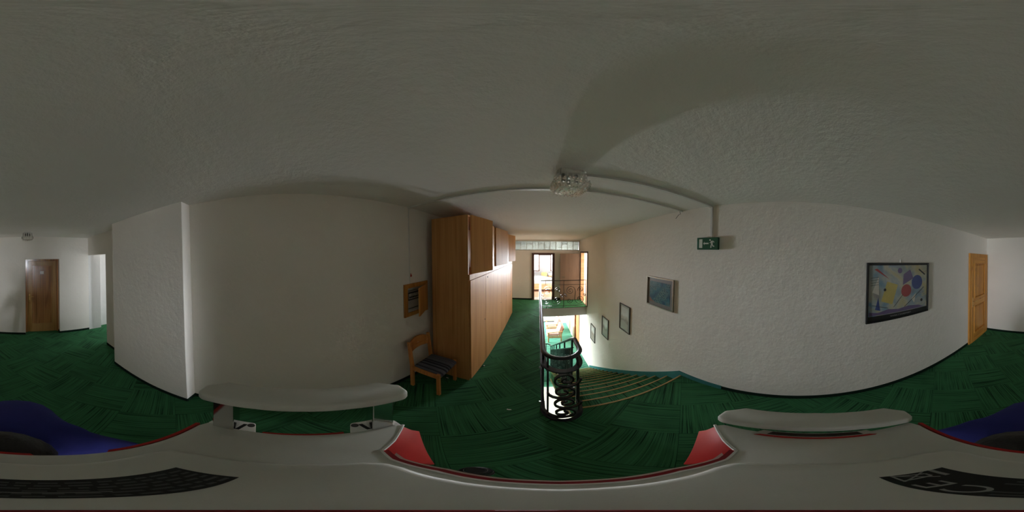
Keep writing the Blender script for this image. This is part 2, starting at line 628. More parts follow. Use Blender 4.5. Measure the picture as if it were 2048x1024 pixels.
# right wall runs down through the storeys
OY0, OY1, OH = 5.40, 6.28, 1.93
LY0, LY1, LH = 6.44, 7.18, 2.0
mb = MB()
mb.box(XR, XR + 0.12, YB - 0.25, OY0, ZG, HC + 0.02)
mb.box(XR, XR + 0.12, OY0, OY1, OH, HC + 0.02)
mb.box(XR, XR + 0.12, OY0, LY0, ZG, -0.008)
mb.box(XR, XR + 0.12, OY1, LY0, -0.008, HC + 0.02)
mb.box(XR, XR + 0.12, LY0, LY1, ZL + LH, HC + 0.02)
mb.box(XR, XR + 0.12, LY1, 9.9, ZL - 0.1, HC + 0.02)
struct('wall_right', mb, M['wall'], label='tall wall along the stairs with the hung pictures')
# far wall: bedroom doorway and a strip of glass panes under the ceiling
FX0, FX1, FH = -0.19, 0.555, 1.83
GX0, GX1, GZ0, GZ1 = -0.965, 1.635, 2.03, 2.395
mb = MB()
mb.box(-1.6, FX0, YF, YF + 0.13, -0.01, GZ0)
mb.box(FX1, XR + 0.05, YF, YF + 0.13, -0.01, GZ0)
mb.box(FX0, FX1, YF, YF + 0.13, FH, GZ0)
mb.box(-1.6, GX0, YF, YF + 0.13, GZ0, GZ1)
mb.box(GX1, XR + 0.05, YF, YF + 0.13, GZ0, GZ1)
mb.box(-1.6, XR + 0.05, YF, YF + 0.13, GZ1, HC)
struct('wall_front', mb, M['wall'], label='far wall with bedroom doorway and glass strip')

# skirtings
mb = MB()
mb.box(XL, XL + 0.008, -0.94, 1.80, 0, 0.055)
mb.box(XL, XL + 0.008, 4.4, YF, 0, 0.055)
struct('baseboard_left', mb, M['skirt'])
mb = MB()
mb.box(-1.335, -1.327, -2.30, -0.94, 0, 0.055)
mb.box(XL, -1.335, -0.94, -0.932, 0, 0.055)
mb.box(-1.60, -1.592, -3.05, -2.30, 0, 0.055)
struct('baseboard_pier', mb, M['skirt'])
mb = MB()
mb.box(-1.60, DX0, YB, YB + 0.008, 0, 0.055)
mb.box(DX1, XR, YB, YB + 0.008, 0, 0.055)
mb.box(DX0, DX0 + 0.008, YB - 0.2, YB, 0, 0.055)
struct('baseboard_back', mb, M['skirt'])
mb = MB()
mb.box(XR - 0.008, XR, -3.02, 0.75, 0, 0.06)
struct('baseboard_right', mb, M['skirt'])
mb = MB()
mb.box(XL, FX0 - 0.08, YF - 0.008, YF, 0, 0.06)
mb.box(FX1 + 0.08, XR, YF - 0.008, YF, 0, 0.06)
struct('baseboard_front', mb, M['skirt'])
# teal skirting that follows the flight
sk = []
mb = MB()
yb = ST_Y + GO * (NSTEP - 1)
prof = [(0.75, 0.0), (0.75, 0.07), (ST_Y + 0.03, 0.085), (yb + 0.22, ZL + 0.12), (yb + 0.22, ZL), (yb, ZL - 0.05), (ST_Y, -0.30), (ST_Y - 0.02, 0.0)]
Mx = Matrix(((0, 0, 1, 0), (1, 0, 0, 0), (0, 1, 0, 0), (0, 0, 0, 1)))      # (a, b, c) -> x=c, y=a, z=b
mb.prism(prof, XR - 0.010, XR, Mx)
struct('trim_1', mb, M['teal'], label='teal carpet skirting stepping down beside the stairs')

# ------------------------------------------------------------------ lower storey and entrance hall
mb = MB()
mb.box(-3.1, XR, 4.40, 9.9, ZL - 0.3, ZL)
mb.box(-3.1, WX0, -1.0, 4.40, ZL - 0.3, ZL)
struct('floor_lower', mb, M['carpet_low'], label='green carpet of the storey below the stairs')
mb = MB()
mb.box(-3.1, XR, -1.0, 7.5, ZG - 0.1, ZG)
struct('floor_hall', mb, M['pale_tile'], label='pale tiled hall floor seen down the stair eye')
mb = MB()
mb.box(-3.2, -3.1, -1.0, 9.9, ZG, -0.32)
struct('wall_lower_left', mb, M['white'])
mb = MB()
mb.box(-3.1, 1.30, 9.78, 9.9, ZL, -0.32)
mb.box(1.30, XR, 9.55, 9.9, ZL, -0.32)
struct('wall_lower_front', mb, M['white'], label='bright end wall of the lower lounge')
mb = MB()
mb.box(-3.1, XR, -1.1, -1.0, ZG, -0.32)
struct('wall_lower_back', mb, M['white'])
mb = MB()
mb.box(-3.1, XR, 7.5, 7.6, ZG, ZL - 0.3)
struct('wall_hall_front', mb, M['white'])
mb = MB()
mb.box(-3.2, -1.6, -1.1, 9.9, -0.32, -0.02)
struct('ceiling_lower', mb, M['white'])
mb = MB()
mb.box(-3.1, 1.3, 9.765, 9.78, ZL, ZL + 0.07)
struct('baseboard_lower', mb, M['dark_grey'])

# ------------------------------------------------------------------ bedroom beyond the far doorway
mb = MB()
mb.box(-2.6, XR, YF + 0.0, 9.9, -0.32, 0.0)
struct('floor_bedroom', mb, M['parquet'], label='wooden bedroom floor beyond the doorway')
mb = MB()
mb.box(-2.6, XR + 0.05, YF + 0.13, 9.9, 2.52, 2.62)
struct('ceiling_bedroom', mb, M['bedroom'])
mb = MB()
mb.box(-2.7, -2.6, YF, 9.9, -0.3, 2.6)
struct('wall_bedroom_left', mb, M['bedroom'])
WINS = [(-0.95, 0.05), (0.69, 1.62)]
WZ0, WZ1 = 0.81, 2.05
mb = MB()
mb.box(-2.6, WINS[0][0], 9.5, 9.62, 0, 2.6)
mb.box(WINS[0][1], WINS[1][0], 9.5, 9.62, 0, 2.6)
mb.box(WINS[1][1], XR, 9.5, 9.62, 0, 2.6)
for x0, x1 in WINS:
    mb.box(x0, x1, 9.5, 9.62, 0, WZ0)
    mb.box(x0, x1, 9.5, 9.62, WZ1, 2.6)
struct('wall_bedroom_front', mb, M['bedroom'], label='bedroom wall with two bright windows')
for k, (x0, x1) in enumerate(WINS):
    w = empty('window_%d' % (k + 1), ((x0 + x1) / 2, 9.56, WZ0))
    tag(w, ['brown framed bedroom window seen on the left through the doorway', 'brown framed bedroom window seen on the right through the doorway'][k], kind='structure')
    a = (x1 - x0) / 2
    hh = WZ1 - WZ0
    fr = MB()
    for q in ((-a, -a + 0.07), (a - 0.07, a)):
        fr.box(q[0], q[1], -0.07, 0.02, 0, hh)
    fr.box(-a + 0.07, a - 0.07, -0.07, 0.02, 0, 0.07)
    fr.box(-a + 0.07, a - 0.07, -0.07, 0.02, hh - 0.07, hh)
    fr.build('window_frame', M['win_brown'], w)
    box('pane', M['pane'], w, -a + 0.07, a - 0.07, -0.01, -0.004, 0.07, hh - 0.07)
    box('window_sill', M['white'], w, -a - 0.03, a + 0.03, -0.12, -0.06, -0.03, 0.0)

# glass strip
gw = empty('window_3', ((GX0 + GX1) / 2, YF + 0.065, GZ0))
tag(gw, 'strip of rippled glass panes high on the far wall', kind='structure')
cx = (GX0 + GX1) / 2
fr = MB()
fr.box(GX0 - cx, GX1 - cx, -0.075, 0.06, -0.012, 0.012)
fr.box(GX0 - cx, GX1 - cx, -0.075, 0.06, GZ1 - GZ0 - 0.012, GZ1 - GZ0 + 0.012)
fr.box(GX0 - cx - 0.012, GX0 - cx + 0.012, -0.075, 0.06, 0, GZ1 - GZ0)
fr.box(GX1 - cx - 0.012, GX1 - cx + 0.012, -0.075, 0.06, 0, GZ1 - GZ0)
fr.build('window_frame', M['grey_plastic'], gw)
NP = 11
pw = (GX1 - GX0 - 0.024) / NP
for i in range(NP):
    x0 = GX0 - cx + 0.012 + i * pw
    hh = GZ1 - GZ0 - 0.024
    s = hh * (0.70 if i % 2 == 0 else 0.30)
    if i in (3,):
        s = None
    if i:
        box('glazing_bar', M['grey_plastic'], gw, x0 - 0.007, x0 + 0.007, -0.05, 0.02, 0.012, 0.012 + hh)
    spans = [(0, hh)] if s is None else [(0, s - 0.006), (s + 0.006, hh)]
    if s is not None:
        box('glazing_bar', M['grey_plastic'], gw, x0 + 0.007, x0 + pw - 0.007, -0.045, 0.0, 0.012 + s - 0.006, 0.012 + s + 0.006)
    for a, b_ in spans:
        box('pane', M['block'], gw, x0 + 0.007, x0 + pw - 0.007, -0.03, -0.018, 0.012 + a, 0.012 + b_)

# bathroom-side room behind the open brown door
mb = MB()
mb.box(3.2, 3.3, 4.8, 6.9, -0.01, 2.4)
mb.box(XR + 0.12, 3.2, 4.7, 4.8, -0.01, 2.4)
mb.box(XR + 0.12, 3.2, 6.8, 6.9, -0.01, 2.4)
struct('wall_side_room', mb, M['white'])
mb = MB()
mb.box(XR + 0.12, 3.3, 4.7, 6.9, 2.4, 2.5)
struct('ceiling_side_room', mb, M['white'])
mb = MB()
mb.box(XR + 0.02, 3.3, 4.7, 6.9, -0.15, -0.002)
struct('floor_side_room', mb, M['parquet'])
# room behind the lower red-brown door: plain closed box behind the leaf
mb = MB()
mb.box(XR + 0.10, XR + 0.14, LY0 - 0.1, LY1 + 0.1, ZL - 0.1, ZL + LH + 0.1)
struct('wall_lower_side', mb, M['white'])
# end of the side passage (unseen, behind the added fill light)
mb = MB()
mb.box(-4.0, -3.9, YB - 0.3, -3.0, -0.01, HC + 0.02)
struct('wall_passage_end', mb, M['white'])

# ------------------------------------------------------------------ doors
# bedroom doorway: dark frame only
d = empty('door_1', ((FX0 + FX1) / 2, YF, 0))
tag(d, 'open bedroom doorway with dark brown frame in the far wall', kind='structure')
hw = (FX1 - FX0) / 2
f = MB()
for s in (-1, 1):
    f.box(s * hw, s * (hw + 0.08), -0.02, 0.15, 0, FH + 0.085)
    f.box(s * (hw - 0.015), s * hw, 0.0, 0.13, 0, FH)
f.box(-hw, hw, -0.02, 0.15, FH, FH + 0.085)
f.build('door_frame', M['frame_brown'], d, bevel=0.004)
box('threshold', M['pale_tile'], d, -hw, hw, 0.0, 0.35, -0.003, 0.006)

# open brown door at the landing
d = empty('door_2', (XR, OY1, 0))
tag(d, 'plain brown door standing open against the far wall', kind='structure')
f = MB()
f.box(-0.02, 0.14, OY0 - OY1 - 0.06, OY0 - OY1, 0, OH + 0.06)
f.box(-0.02, 0.14, 0, 0.06, 0, OH + 0.06)
f.box(-0.02, 0.14, OY0 - OY1, 0, OH, OH + 0.06)
f.build('door_frame', M['frame_brown'], d, bevel=0.004)
box('jamb_lining', M['bed_wood'], d, -0.005, 0.135, -0.012, -0.001, 0, OH)
leaf = box('door_leaf', M['door_brown'], d, -0.83, -0.03, 0.035, 0.075, 0.012, OH - 0.03, 0.003)
h = MB()
h.tube([(-0.76, 0.035, 0.98), (-0.76, -0.01, 0.98), (-0.75, -0.02, 0.98), (-0.65, -0.02, 0.98)], 0.009)
h.build('handle', M['steel'], leaf, smooth=True)
for zz in (0.25, 1.65):
    hb = MB()
    hb.tube([(-0.022, 0.03, zz), (-0.022, 0.03, zz + 0.09)], 0.009)
    hb.build('hinge', M['brass'], d, smooth=True)

# dark wooden door at the rear
d = empty('door_3', ((DX0 + DX1) / 2, YB - DREC, 0))
tag(d, 'dark varnished wooden door with number plate in the rear wall', kind='structure')
hw = (DX1 - DX0) / 2
f = MB()
for s in (-1, 1):
    f.box(s * (hw - 0.055), s * hw, -0.02, 0.05, 0, DH)
f.box(-hw + 0.055, hw - 0.055, -0.02, 0.05, DH - 0.05, DH)
f.build('door_frame', M['dark_wood2'], d, bevel=0.004)
lw = hw - 0.057
lf = MB().box(-lw, lw, -0.02, 0.012, 0.006, DH - 0.052).build('door_leaf', M['dark_wood'], d)
for s in (-1, 1):
    box('stile', M['dark_wood'], lf, s * (lw - 0.10), s * lw, 0.012, 0.024, 0.006, DH - 0.052, 0.002)
box('rail', M['dark_wood'], lf, -lw + 0.10, lw - 0.10, 0.012, 0.024, DH - 0.052 - 0.11, DH - 0.052, 0.002)
box('rail', M['dark_wood'], lf, -lw + 0.10, lw - 0.10, 0.012, 0.024, 0.006, 0.24, 0.002)
box('panel', M['dark_wood2'], lf, -lw + 0.115, lw - 0.115, 0.012, 0.019, 0.255, DH - 0.052 - 0.125, 0.006)
box('number_plate', M['paper'], lf, -0.05, 0.05, 0.024, 0.030, 1.61, 1.69, 0.002)
hd = MB().box(lw - 0.065, lw - 0.03, 0.024, 0.030, 0.88, 1.09).build('handle_plate', M['brass'], lf, bevel=0.003)
MB().tube([(lw - 0.047, 0.03, 1.03), (lw - 0.047, 0.07, 1.03), (lw - 0.06, 0.078, 1.03), (lw - 0.16, 0.078, 1.02)], 0.009).build('handle', M['brass'], lf, smooth=True)
MB().tube([(lw - 0.047, 0.03, 0.92), (lw - 0.047, 0.055, 0.92)], 0.008).build('key', M['steel'], lf, smooth=True)
# pine door in the right wall
PY0, PY1, PH = -4.0, -3.03, 2.12
d = empty('door_4', (XR, (PY0 + PY1) / 2, 0))
tag(d, 'orange pine door with two raised panels in the right wall', kind='structure')
hw = (PY1 - PY0) / 2
f = MB()
for s in (-1, 1):
    f.box(-0.035, 0.0, s * (hw - 0.075), s * hw, 0, PH)
f.box(-0.035, 0.0, -hw + 0.075, hw - 0.075, PH - 0.085, PH)
f.build('door_frame', M['pine'], d, bevel=0.006)
lw = hw - 0.07
lf = box('door_leaf', M['pine'], d, -0.020, -0.002, -lw, lw, 0.006, PH - 0.08)
for s in (-1, 1):
    box('stile', M['pine'], lf, -0.046, -0.020, s * (lw - 0.125), s * lw, 0.006, PH - 0.08, 0.003)
for z0, z1 in ((0.006, 0.24), (0.93, 1.10), (PH - 0.22, PH - 0.08)):
    box('rail', M['pine_y'], lf, -0.046, -0.020, -lw + 0.125, lw - 0.125, z0, z1, 0.003)
for z0, z1 in ((0.24, 0.93), (1.10, PH - 0.22)):
    mo = MB()
    a = lw - 0.125
    for s in (-1, 1):
        mo.box(-0.058, -0.020, s * (a - 0.020), s * a, z0, z1)
    mo.box(-0.058, -0.020, -a + 0.020, a - 0.020, z0, z0 + 0.020)
    mo.box(-0.058, -0.020, -a + 0.020, a - 0.020, z1 - 0.020, z1)
    mo.build('moulding', M['pine'], lf, bevel=0.005)
    box('panel', M['pine'], lf, -0.034, -0.020, -a + 0.045, a - 0.045, z0 + 0.045, z1 - 0.045, 0.012)
box('handle_plate', M['brass'], lf, -0.052, -0.046, lw - 0.07, lw - 0.035, 0.92, 1.14, 0.003)
MB().tube([(-0.05, lw - 0.052, 1.06), (-0.09, lw - 0.052, 1.06), (-0.098, lw - 0.065, 1.06), (-0.098, lw - 0.165, 1.05)], 0.009).build('handle', M['brass'], lf, smooth=True)
MB().tube([(-0.05, lw - 0.052, 0.96), (-0.075, lw - 0.052, 0.96)], 0.007).build('key', M['steel'], lf, smooth=True)

# red-brown door of the lower storey
d = empty('door_5', (XR, (LY0 + LY1) / 2, ZL))
tag(d, 'red-brown lower storey door seen under the landing', kind='structure')
hw = (LY1 - LY0) / 2
f = MB()
f.box(-0.03, 0.12, -hw - 0.05, -hw, 0, LH + 0.05)
f.box(-0.03, 0.12, hw, hw + 0.05, 0, LH + 0.05)
f.box(-0.03, 0.12, -hw, hw, LH, LH + 0.05)
f.build('door_frame', M['low_door'], d, bevel=0.004)
lf = box('door_leaf', M['low_door'], d, 0.03, 0.07, -hw, hw, 0.008, LH)
MB().tube([(0.03, hw - 0.08, 1.03), (-0.01, hw - 0.08, 1.03), (-0.02, hw - 0.2, 1.03)], 0.009).build('handle', M['steel'], lf, smooth=True)

# ------------------------------------------------------------------ staircase
stair = empty('staircase', ((WX1 + XR) / 2, ST_Y, 0))
tag(stair, 'straight flight of green carpeted steps with brown nosing strips', 'stairs')
hx = (XR - WX1) / 2
for k in range(NSTEP - 1):
    z = -RISE * (k + 1)
    y0 = GO * k
    st = box('step', M['carpet_step'], stair, -hx, hx - 0.002, y0, y0 + GO + 0.004, z - 0.03 - 0.17, z, 0.004)
    # nosing strip along the front edge of each tread
    box('nosing', M['nosing'], st, -hx, hx - 0.012, y0 + GO - 0.012, y0 + GO + 0.010, z - 0.012, z + 0.003, 0.003)
top = box('nosing', M['nosing'], stair, -hx, hx - 0.012, -0.014, 0.010, -0.014, 0.003, 0.003)
# sloping soffit and dark stringer with brown lower edge
s_ = MB()
slope = RISE / GO
ye = GO * (NSTEP - 1)
s_.prism([(0, -0.17), (ye, -RISE * NSTEP + 0.02), (ye, -RISE * NSTEP - 0.12), (0, -0.42)], -hx + 0.01, hx - 0.002, Mx)
s_.build('soffit', M['slab'], stair)
s_ = MB()
s_.prism([(-0.02, -0.005), (0.02, -0.02), (ye, -RISE * (NSTEP - 1) - 0.02), (ye + 0.10, ZL), (ye - 0.2, ZL - 0.04), (-0.02, -0.44)], -hx - 0.012, -hx + 0.008, Mx)
s_.build('stringer', M['carpet_step'], stair)
s_ = MB()
s_.bar([(-hx - 0.016, -0.02, -0.44), (-hx - 0.016, ye - 0.2, ZL - 0.04)], 0.03, 0.035)
s_.build('stringer_edge', M['nosing'], stair)

# ------------------------------------------------------------------ wrought iron railings
HR, SR, BR = 0.985, 0.835, 0.075       # handrail, second rail, bottom rail heights


def spiral(c, r0, r1, a0, turns, n=26, ell=1.0):
    """points in the (u, v) plane from the outside in"""
    pts = []
    for i in range(n + 1):
        t = i / n
        a = a0 + turns * 2 * PI * t
        r = r0 + (r1 - r0) * (t ** 0.85)
        pts.append((c[0] + r * math.cos(a) * ell, c[1] + r * math.sin(a)))
    return pts


def scroll_mesh(name, pts, M4, w=0.011, blob=True):
    """flat-bar scroll: (u, v) points mapped by M4 (u, v, 0)"""
    mb_ = MB()
    p3 = [M4 @ Vector((p[0], p[1], 0)) for p in pts]
    nrm = (M4.to_3x3() @ Vector((0, 0, 1))).normalized()
    mb_.bar(p3, w * 0.8, w * 1.5, up=nrm)
    if blob:
        e = p3[-1]
        m4 = Matrix.Translation(e)
        mb_.lathe([(0.002, -0.014), (0.011, -0.009), (0.015, 0.0), (0.011, 0.009), (0.002, 0.014)], 8, m4)
    return mb_


def panel_scrolls(w, h):
    """list of scroll centre lines that fill a w x h panel"""
    s = min(w, h)
    out = []
    a, b_ = spiral((w * 0.28, h * 0.72), 0.215 * s, 0.03 * s, R(45), 1.75), spiral((w * 0.72, h * 0.28), 0.215 * s, 0.03 * s, R(-135), 1.75)
    k_ = 0.30 * s
    p0, p3 = Vector(a[0]), Vector(b_[0])
    p1, p2 = p0 + Vector((k_, -k_)) * 0.7, p3 - Vector((k_, -k_)) * 0.7
    mid = [p0 * (1 - t) ** 3 + p1 * 3 * t * (1 - t) ** 2 + p2 * 3 * t * t * (1 - t) + p3 * t ** 3 for t in [i / 8 for i in range(1, 8)]]
    out.append(a[::-1] + [tuple(q) for q in mid] + b_)                         # large S
    out.append(spiral((w * 0.76, h * 0.76), 0.15 * s, 0.025 * s, R(200), -1.5))
    out.append(spiral((w * 0.24, h * 0.24), 0.15 * s, 0.025 * s, R(20), -1.5))
    out.append(spiral((w * 0.08, h * 0.50), 0.075 * s, 0.02 * s, R(90), 1.2))
    out.append(spiral((w * 0.92, h * 0.50), 0.075 * s, 0.02 * s, R(-90), 1.2))
    return out


# railing along the corridor edge with the U-shaped end over the stair head
rl = empty('railing', (WX0 - 0.01, WY0, 0))
tag(rl, 'black wrought iron railing along the stairwell edge, rounded at the stair head', 'railing')
ox, oy = WX0 - 0.01, WY0


def loc(p):
    return (p[0] - ox, p[1] - oy, p[2])


XA, XB = 0.045, 0.372


def u_path(z, apex, y_end_l, y_end_r, y0=1.43, n=14):
    pts = [(XA, y_end_l, z)]
    cxu, rx = (XA + XB) / 2, (XB - XA) / 2
    for i in range(n + 1):
        a = PI + PI * i / n
        pts.append((cxu + rx * math.cos(a), y0 + (y0 - apex) * math.sin(a), z))
    if y_end_r > y0:
        pts.append((XB, y_end_r, z))
    return pts


MB().tube([loc(p) for p in u_path(HR, 1.265, 5.40, 1.62)], 0.025, 10, r2=0.018).build('handrail', M['iron'], rl, smooth=True, angle=60)
MB().bar([loc(p) for p in u_path(SR, 1.24, 5.40, 1.55)], 0.055, 0.014).build('upper_rail', M['iron'], rl)
MB().bar([loc(p) for p in u_path(BR, 1.165, 5.40, 1.45, 1.36)], 0.03, 0.012).build('lower_rail', M['iron'], rl)
MB().bar([loc(p) for p in u_path(0.008, 1.15, 1.5, 1.42, 1.36)], 0.04, 0.014).build('base_band', M['iron'], rl)
for y in (1.47, 2.25, 3.04, 3.83, 4.62, 5.38):
    p = MB().box(XA - 0.010 - ox, XA + 0.010 - ox, y - 0.010 - oy, y + 0.010 - oy, 0.0, HR).build('post', M['iron'], rl)
    MB().tube([(XA - 0.032 - ox, y - oy, 0.03), (XA - ox, y - oy, 0.03)], 0.013, 8).build('fixing_bolt', M['steel'], p, smooth=True)
for px_, py_ in ((XA + 0.035, 1.33), (XB - 0.035, 1.33)):
    MB().tube([(px_ - ox, py_ - 0.07 - oy, 0.0), (px_ - ox, py_ - 0.05 - oy, 0.45), (px_ - ox, py_ - 0.005 - oy, HR)], 0.009, 6).build('post', M['iron'], rl)
MB().box(XB - 0.011 - ox, XB + 0.011 - ox, 1.46 - oy, 1.482 - oy, -0.05, HR).build('post', M['iron'], rl)
# panels along the corridor
ph = SR - BR
pw_ = 0.76
protos = [scroll_mesh('scroll', s, Matrix(((0, 0, 1, 0), (1, 0, 0, 0), (0, 1, 0, 0), (0, 0, 0, 1)))).mesh('scroll') for s in panel_scrolls(pw_, ph)]
for me in protos:
    me.materials.append(M['iron'])
for k in range(5):
    for me in protos:
        o = link('scroll', me, None, rl)
        o.location = (XA - ox, 1.49 + k * 0.785 - oy, BR)
# four stacked scrolls on the rounded front
cxu = (XA + XB) / 2
for zc, side, tr in ((0.155, 1, 1), (0.345, -1, 1), (0.535, 1, 1), (0.715, -1, 1)):
    yc = 1.16 + (zc / SR) * 0.075 + 0.012
    a0 = R(180) if side > 0 else R(0)
    pts = spiral((cxu - side * 0.01 - ox, zc), 0.118, 0.018, a0, side * 1.75, 30, 1.05)
    M4 = Matrix(((1, 0, 0, 0), (0, 0.10, 1, yc - oy - 0.10 * zc), (0, 1, 0, 0), (0, 0, 0, 1)))
    scroll_mesh('scroll', pts, M4, 0.020, side < 0).build('scroll', M['iron'], rl)

# railing of the far landing
lr = empty('landing_railing', (WX0, WY1 + 0.02, 0))
tag(lr, 'thin iron scrollwork railing across the far landing edge', 'railing')
LW = XR - WX0 - 0.02
MB().tube([(-0.02, 0, HR), (LW, 0, HR)], 0.018, 8, r2=0.012).build('handrail', M['iron'], lr, smooth=True)
MB().bar([(0, 0, SR), (LW, 0, SR)], 0.02, 0.010).build('upper_rail', M['iron'], lr)
MB().bar([(0, 0, BR), (LW, 0, BR)], 0.02, 0.010).build('lower_rail', M['iron'], lr)
for u in (0.0, LW / 2, LW - 0.01):
    MB().box(u - 0.009, u + 0.009, -0.009, 0.009, 0.0, HR).build('post', M['iron'], lr)
MB().box(0.17, 0.185, -0.007, 0.007, SR, HR).build('post', M['iron'], lr)
MB().box(0.2, 0.212, -0.006, 0.006, 0.0, BR).build('post', M['iron'], lr)
Mxz = Matrix(((1, 0, 0, 0), (0, 0, 1, 0), (0, 1, 0, 0), (0, 0, 0, 1)))
prot2 = [scroll_mesh('scroll', s, Mxz, 0.017).mesh('scroll') for s in panel_scrolls(LW / 2 - 0.03, ph)]
for me in prot2:
    me.materials.append(M['iron'])
for k in range(2):
    for me in prot2:
        o = link('scroll', me, None, lr)
        o.location = (0.015 + k * LW / 2, 0, BR)

# sloping balustrade down the flight
sr = empty('stair_balustrade', (XB, 1.62, 0))
y1_ = 4.80


def hz(y):
    return 0.95 - slope * (y - 1.70)


hp = [(0, 0.0, HR), (0, 0.06, 0.955)] + [(0, y - 1.62, hz(y)) for y in (1.74, 2.6, 3.6, y1_)] + [(0, y1_ - 1.62 + 0.10, hz(y1_) - 0.02), (-0.06, y1_ - 1.62 + 0.19, hz(y1_) - 0.03), (-0.20, y1_ - 1.62 + 0.22, hz(y1_) - 0.03), (-0.5, y1_ - 1.62 + 0.24, hz(y1_) - 0.03)]
MB().tube(hp, 0.024, 10, r2=0.018).build('handrail', M['iron'], sr, smooth=True, angle=60)
MB().bar([(0, 1.72 - 1.62, hz(1.72) - 0.14), (0, y1_ - 1.62, hz(y1_) - 0.14)], 0.032, 0.012).build('upper_rail', M['iron'], sr)
MB().bar([(0, 1.62 - 1.62, hz(1.62) - 0.87), (0, y1_ - 1.62, hz(y1_) - 0.87)], 0.03, 0.012).build('lower_rail', M['iron'], sr)
for k in range(7):
    y = 1.74 + k * (y1_ - 1.74) / 6
    MB().box(-0.010, 0.010, y - 0.010 - 1.62, y + 0.010 - 1.62, hz(y) - 0.97, hz(y)).build('post', M['iron'], sr)
for q in (0.12, 0.28, 0.44):
    MB().box(-q - 0.008, -q + 0.008, y1_ - 1.62 + 0.22, y1_ - 1.62 + 0.236, ZL, hz(y1_) - 0.03).build('post', M['iron'], sr)
pwS = (y1_ - 1.74) / 6 - 0.02
Ms = Matrix(((0, 0, 1, 0), (1, 0, 0, 0), (-slope, 1, 0, 0), (0, 0, 0, 1)))
prot3 = [scroll_mesh('scroll', s, Ms, 0.016).mesh('scroll') for s in panel_scrolls(pwS, 0.71)]
for me in prot3:
    me.materials.append(M['iron'])
for k in range(6):
    y = 1.75 + k * (y1_ - 1.74) / 6
    for me in prot3:
        o = link('scroll', me, None, sr)
        o.location = (0, y - 1.62, hz(y) - 0.86)

# twisted balusters between the scrolls
bal = MB().box(-0.012, 0.012, -0.012, 0.012, 0.0, 0.72).mesh('baluster')
bal.materials.append(M['iron'])
for k in range(28):
    y = 1.74 + (k + 0.5) * (y1_ - 1.74) / 28
    o = link('baluster', bal, None, sr)
    o.location = (0, y - 1.62, hz(y) - 0.86)
# the flight's balustrade is one piece with the corridor railing
for o in [x for x in bpy.data.objects if x.parent == sr]:
    o.parent = rl
    o.location = Vector(o.location) + Vector((XB - ox, 1.62 - oy, 0))
bpy.data.objects.remove(sr)

# ------------------------------------------------------------------ wardrobe
WAX0, WAX1 = -1.365, -0.80
WAY0, WAY1 = 1.775, 4.90
WZT = 2.425
wd = empty('wardrobe', ((WAX0 + WAX1) / 2, (WAY0 + WAY1) / 2, 0))
tag(wd, 'long brown veneered wardrobe with upper cupboards along the left wall', 'wardrobe')
cx, cy = (WAX0 + WAX1) / 2, (WAY0 + WAY1) / 2
hx_, hy_ = (WAX1 - WAX0) / 2, (WAY1 - WAY0) / 2
FT = 0.020
body = MB()
body.box(-hx_, hx_ - 0.022, -hy_, -hy_ + 0.02, 0.0, WZT)
body.box(-hx_, hx_ - 0.022, hy_ - 0.02, hy_, 0.0, WZT)
body.box(-hx_, hx_ - 0.022, -hy_ + 0.02, hy_ - 0.02, WZT - 0.02, WZT)
body.box(-hx_, hx_ - 0.03, -hy_ + 0.02, hy_ - 0.02, 0.06, 0.08)
body.box(-hx_, hx_ - 0.03, -hy_ + 0.02, hy_ - 0.02, 1.63, 1.65)
body.box(-hx_, -hx_ + 0.01, -hy_ + 0.02, hy_ - 0.02, 0.06, WZT)
body.build('body', M['wardrobe'], wd, bevel=0.0015)
box('plinth', M['wardrobe'], wd, hx_ - 0.06, hx_ - 0.03, -hy_ + 0.02, hy_ - 0.02, 0.0, 0.06)
box('divider_board', M['wardrobe'], wd, hx_ - 0.030, hx_ - 0.002, -hy_, hy_, 1.62, 1.69, 0.0015)
for yy in (2.86, 4.02):
    box('upright', M['wardrobe'], wd, hx_ - 0.030, hx_ - 0.003, yy - 0.055 - cy, yy + 0.055 - cy, 1.69, WZT, 0.0015)
# lower doors
LS = [1.79, 2.352, 3.43, 3.98, 4.89]
for k in range(4):
    a, b_ = LS[k] + 0.003, LS[k + 1] - 0.003
    dr = box('door', M['wardrobe'], wd, hx_ - 0.021, hx_, a - cy, b_ - cy, 0.03, 1.615, 0.002)
    ly = {0: 2.325, 1: 3.385, 2: 3.955, 3: 4.57}[k]
    lz = {0: 0.89, 1: 0.845, 2: 0.85, 3: 0.80}[k]
    MB().lathe([(0.011, 0), (0.011, 0.004), (0.006, 0.007)], 10, Matrix.Translation((hx_ - 0.002, ly - cy, lz)) @ Matrix.Rotation(R(90), 4, 'Y')).build('lock', M['black'], dr)
    if k == 1:
        MB().lathe([(0.013, 0), (0.013, 0.005), (0.006, 0.008)], 10, Matrix.Translation((hx_ - 0.002, 2.465 - cy, 1.565)) @ Matrix.Rotation(R(90), 4, 'Y')).build('knob', M['black'], dr)
# upper doors standing slightly ajar, hinged at the near side
for a, b_, ang in ((1.80, 2.29, 15), (2.32, 2.78, 0), (2.93, 3.54, 10), (3.57, 3.96, 0), (4.08, 4.18, 0), (4.19, 4.66, 14), (4.68, 4.88, 0)):
    o = MB().box(0, FT, 0, b_ - a, 1.70, WZT - 0.006).build('door', M['wardrobe'], wd, bevel=0.002)
    o.location = (hx_ - 0.002, a - cy, 0)
    o.rotation_euler = (0, 0, R(-ang))

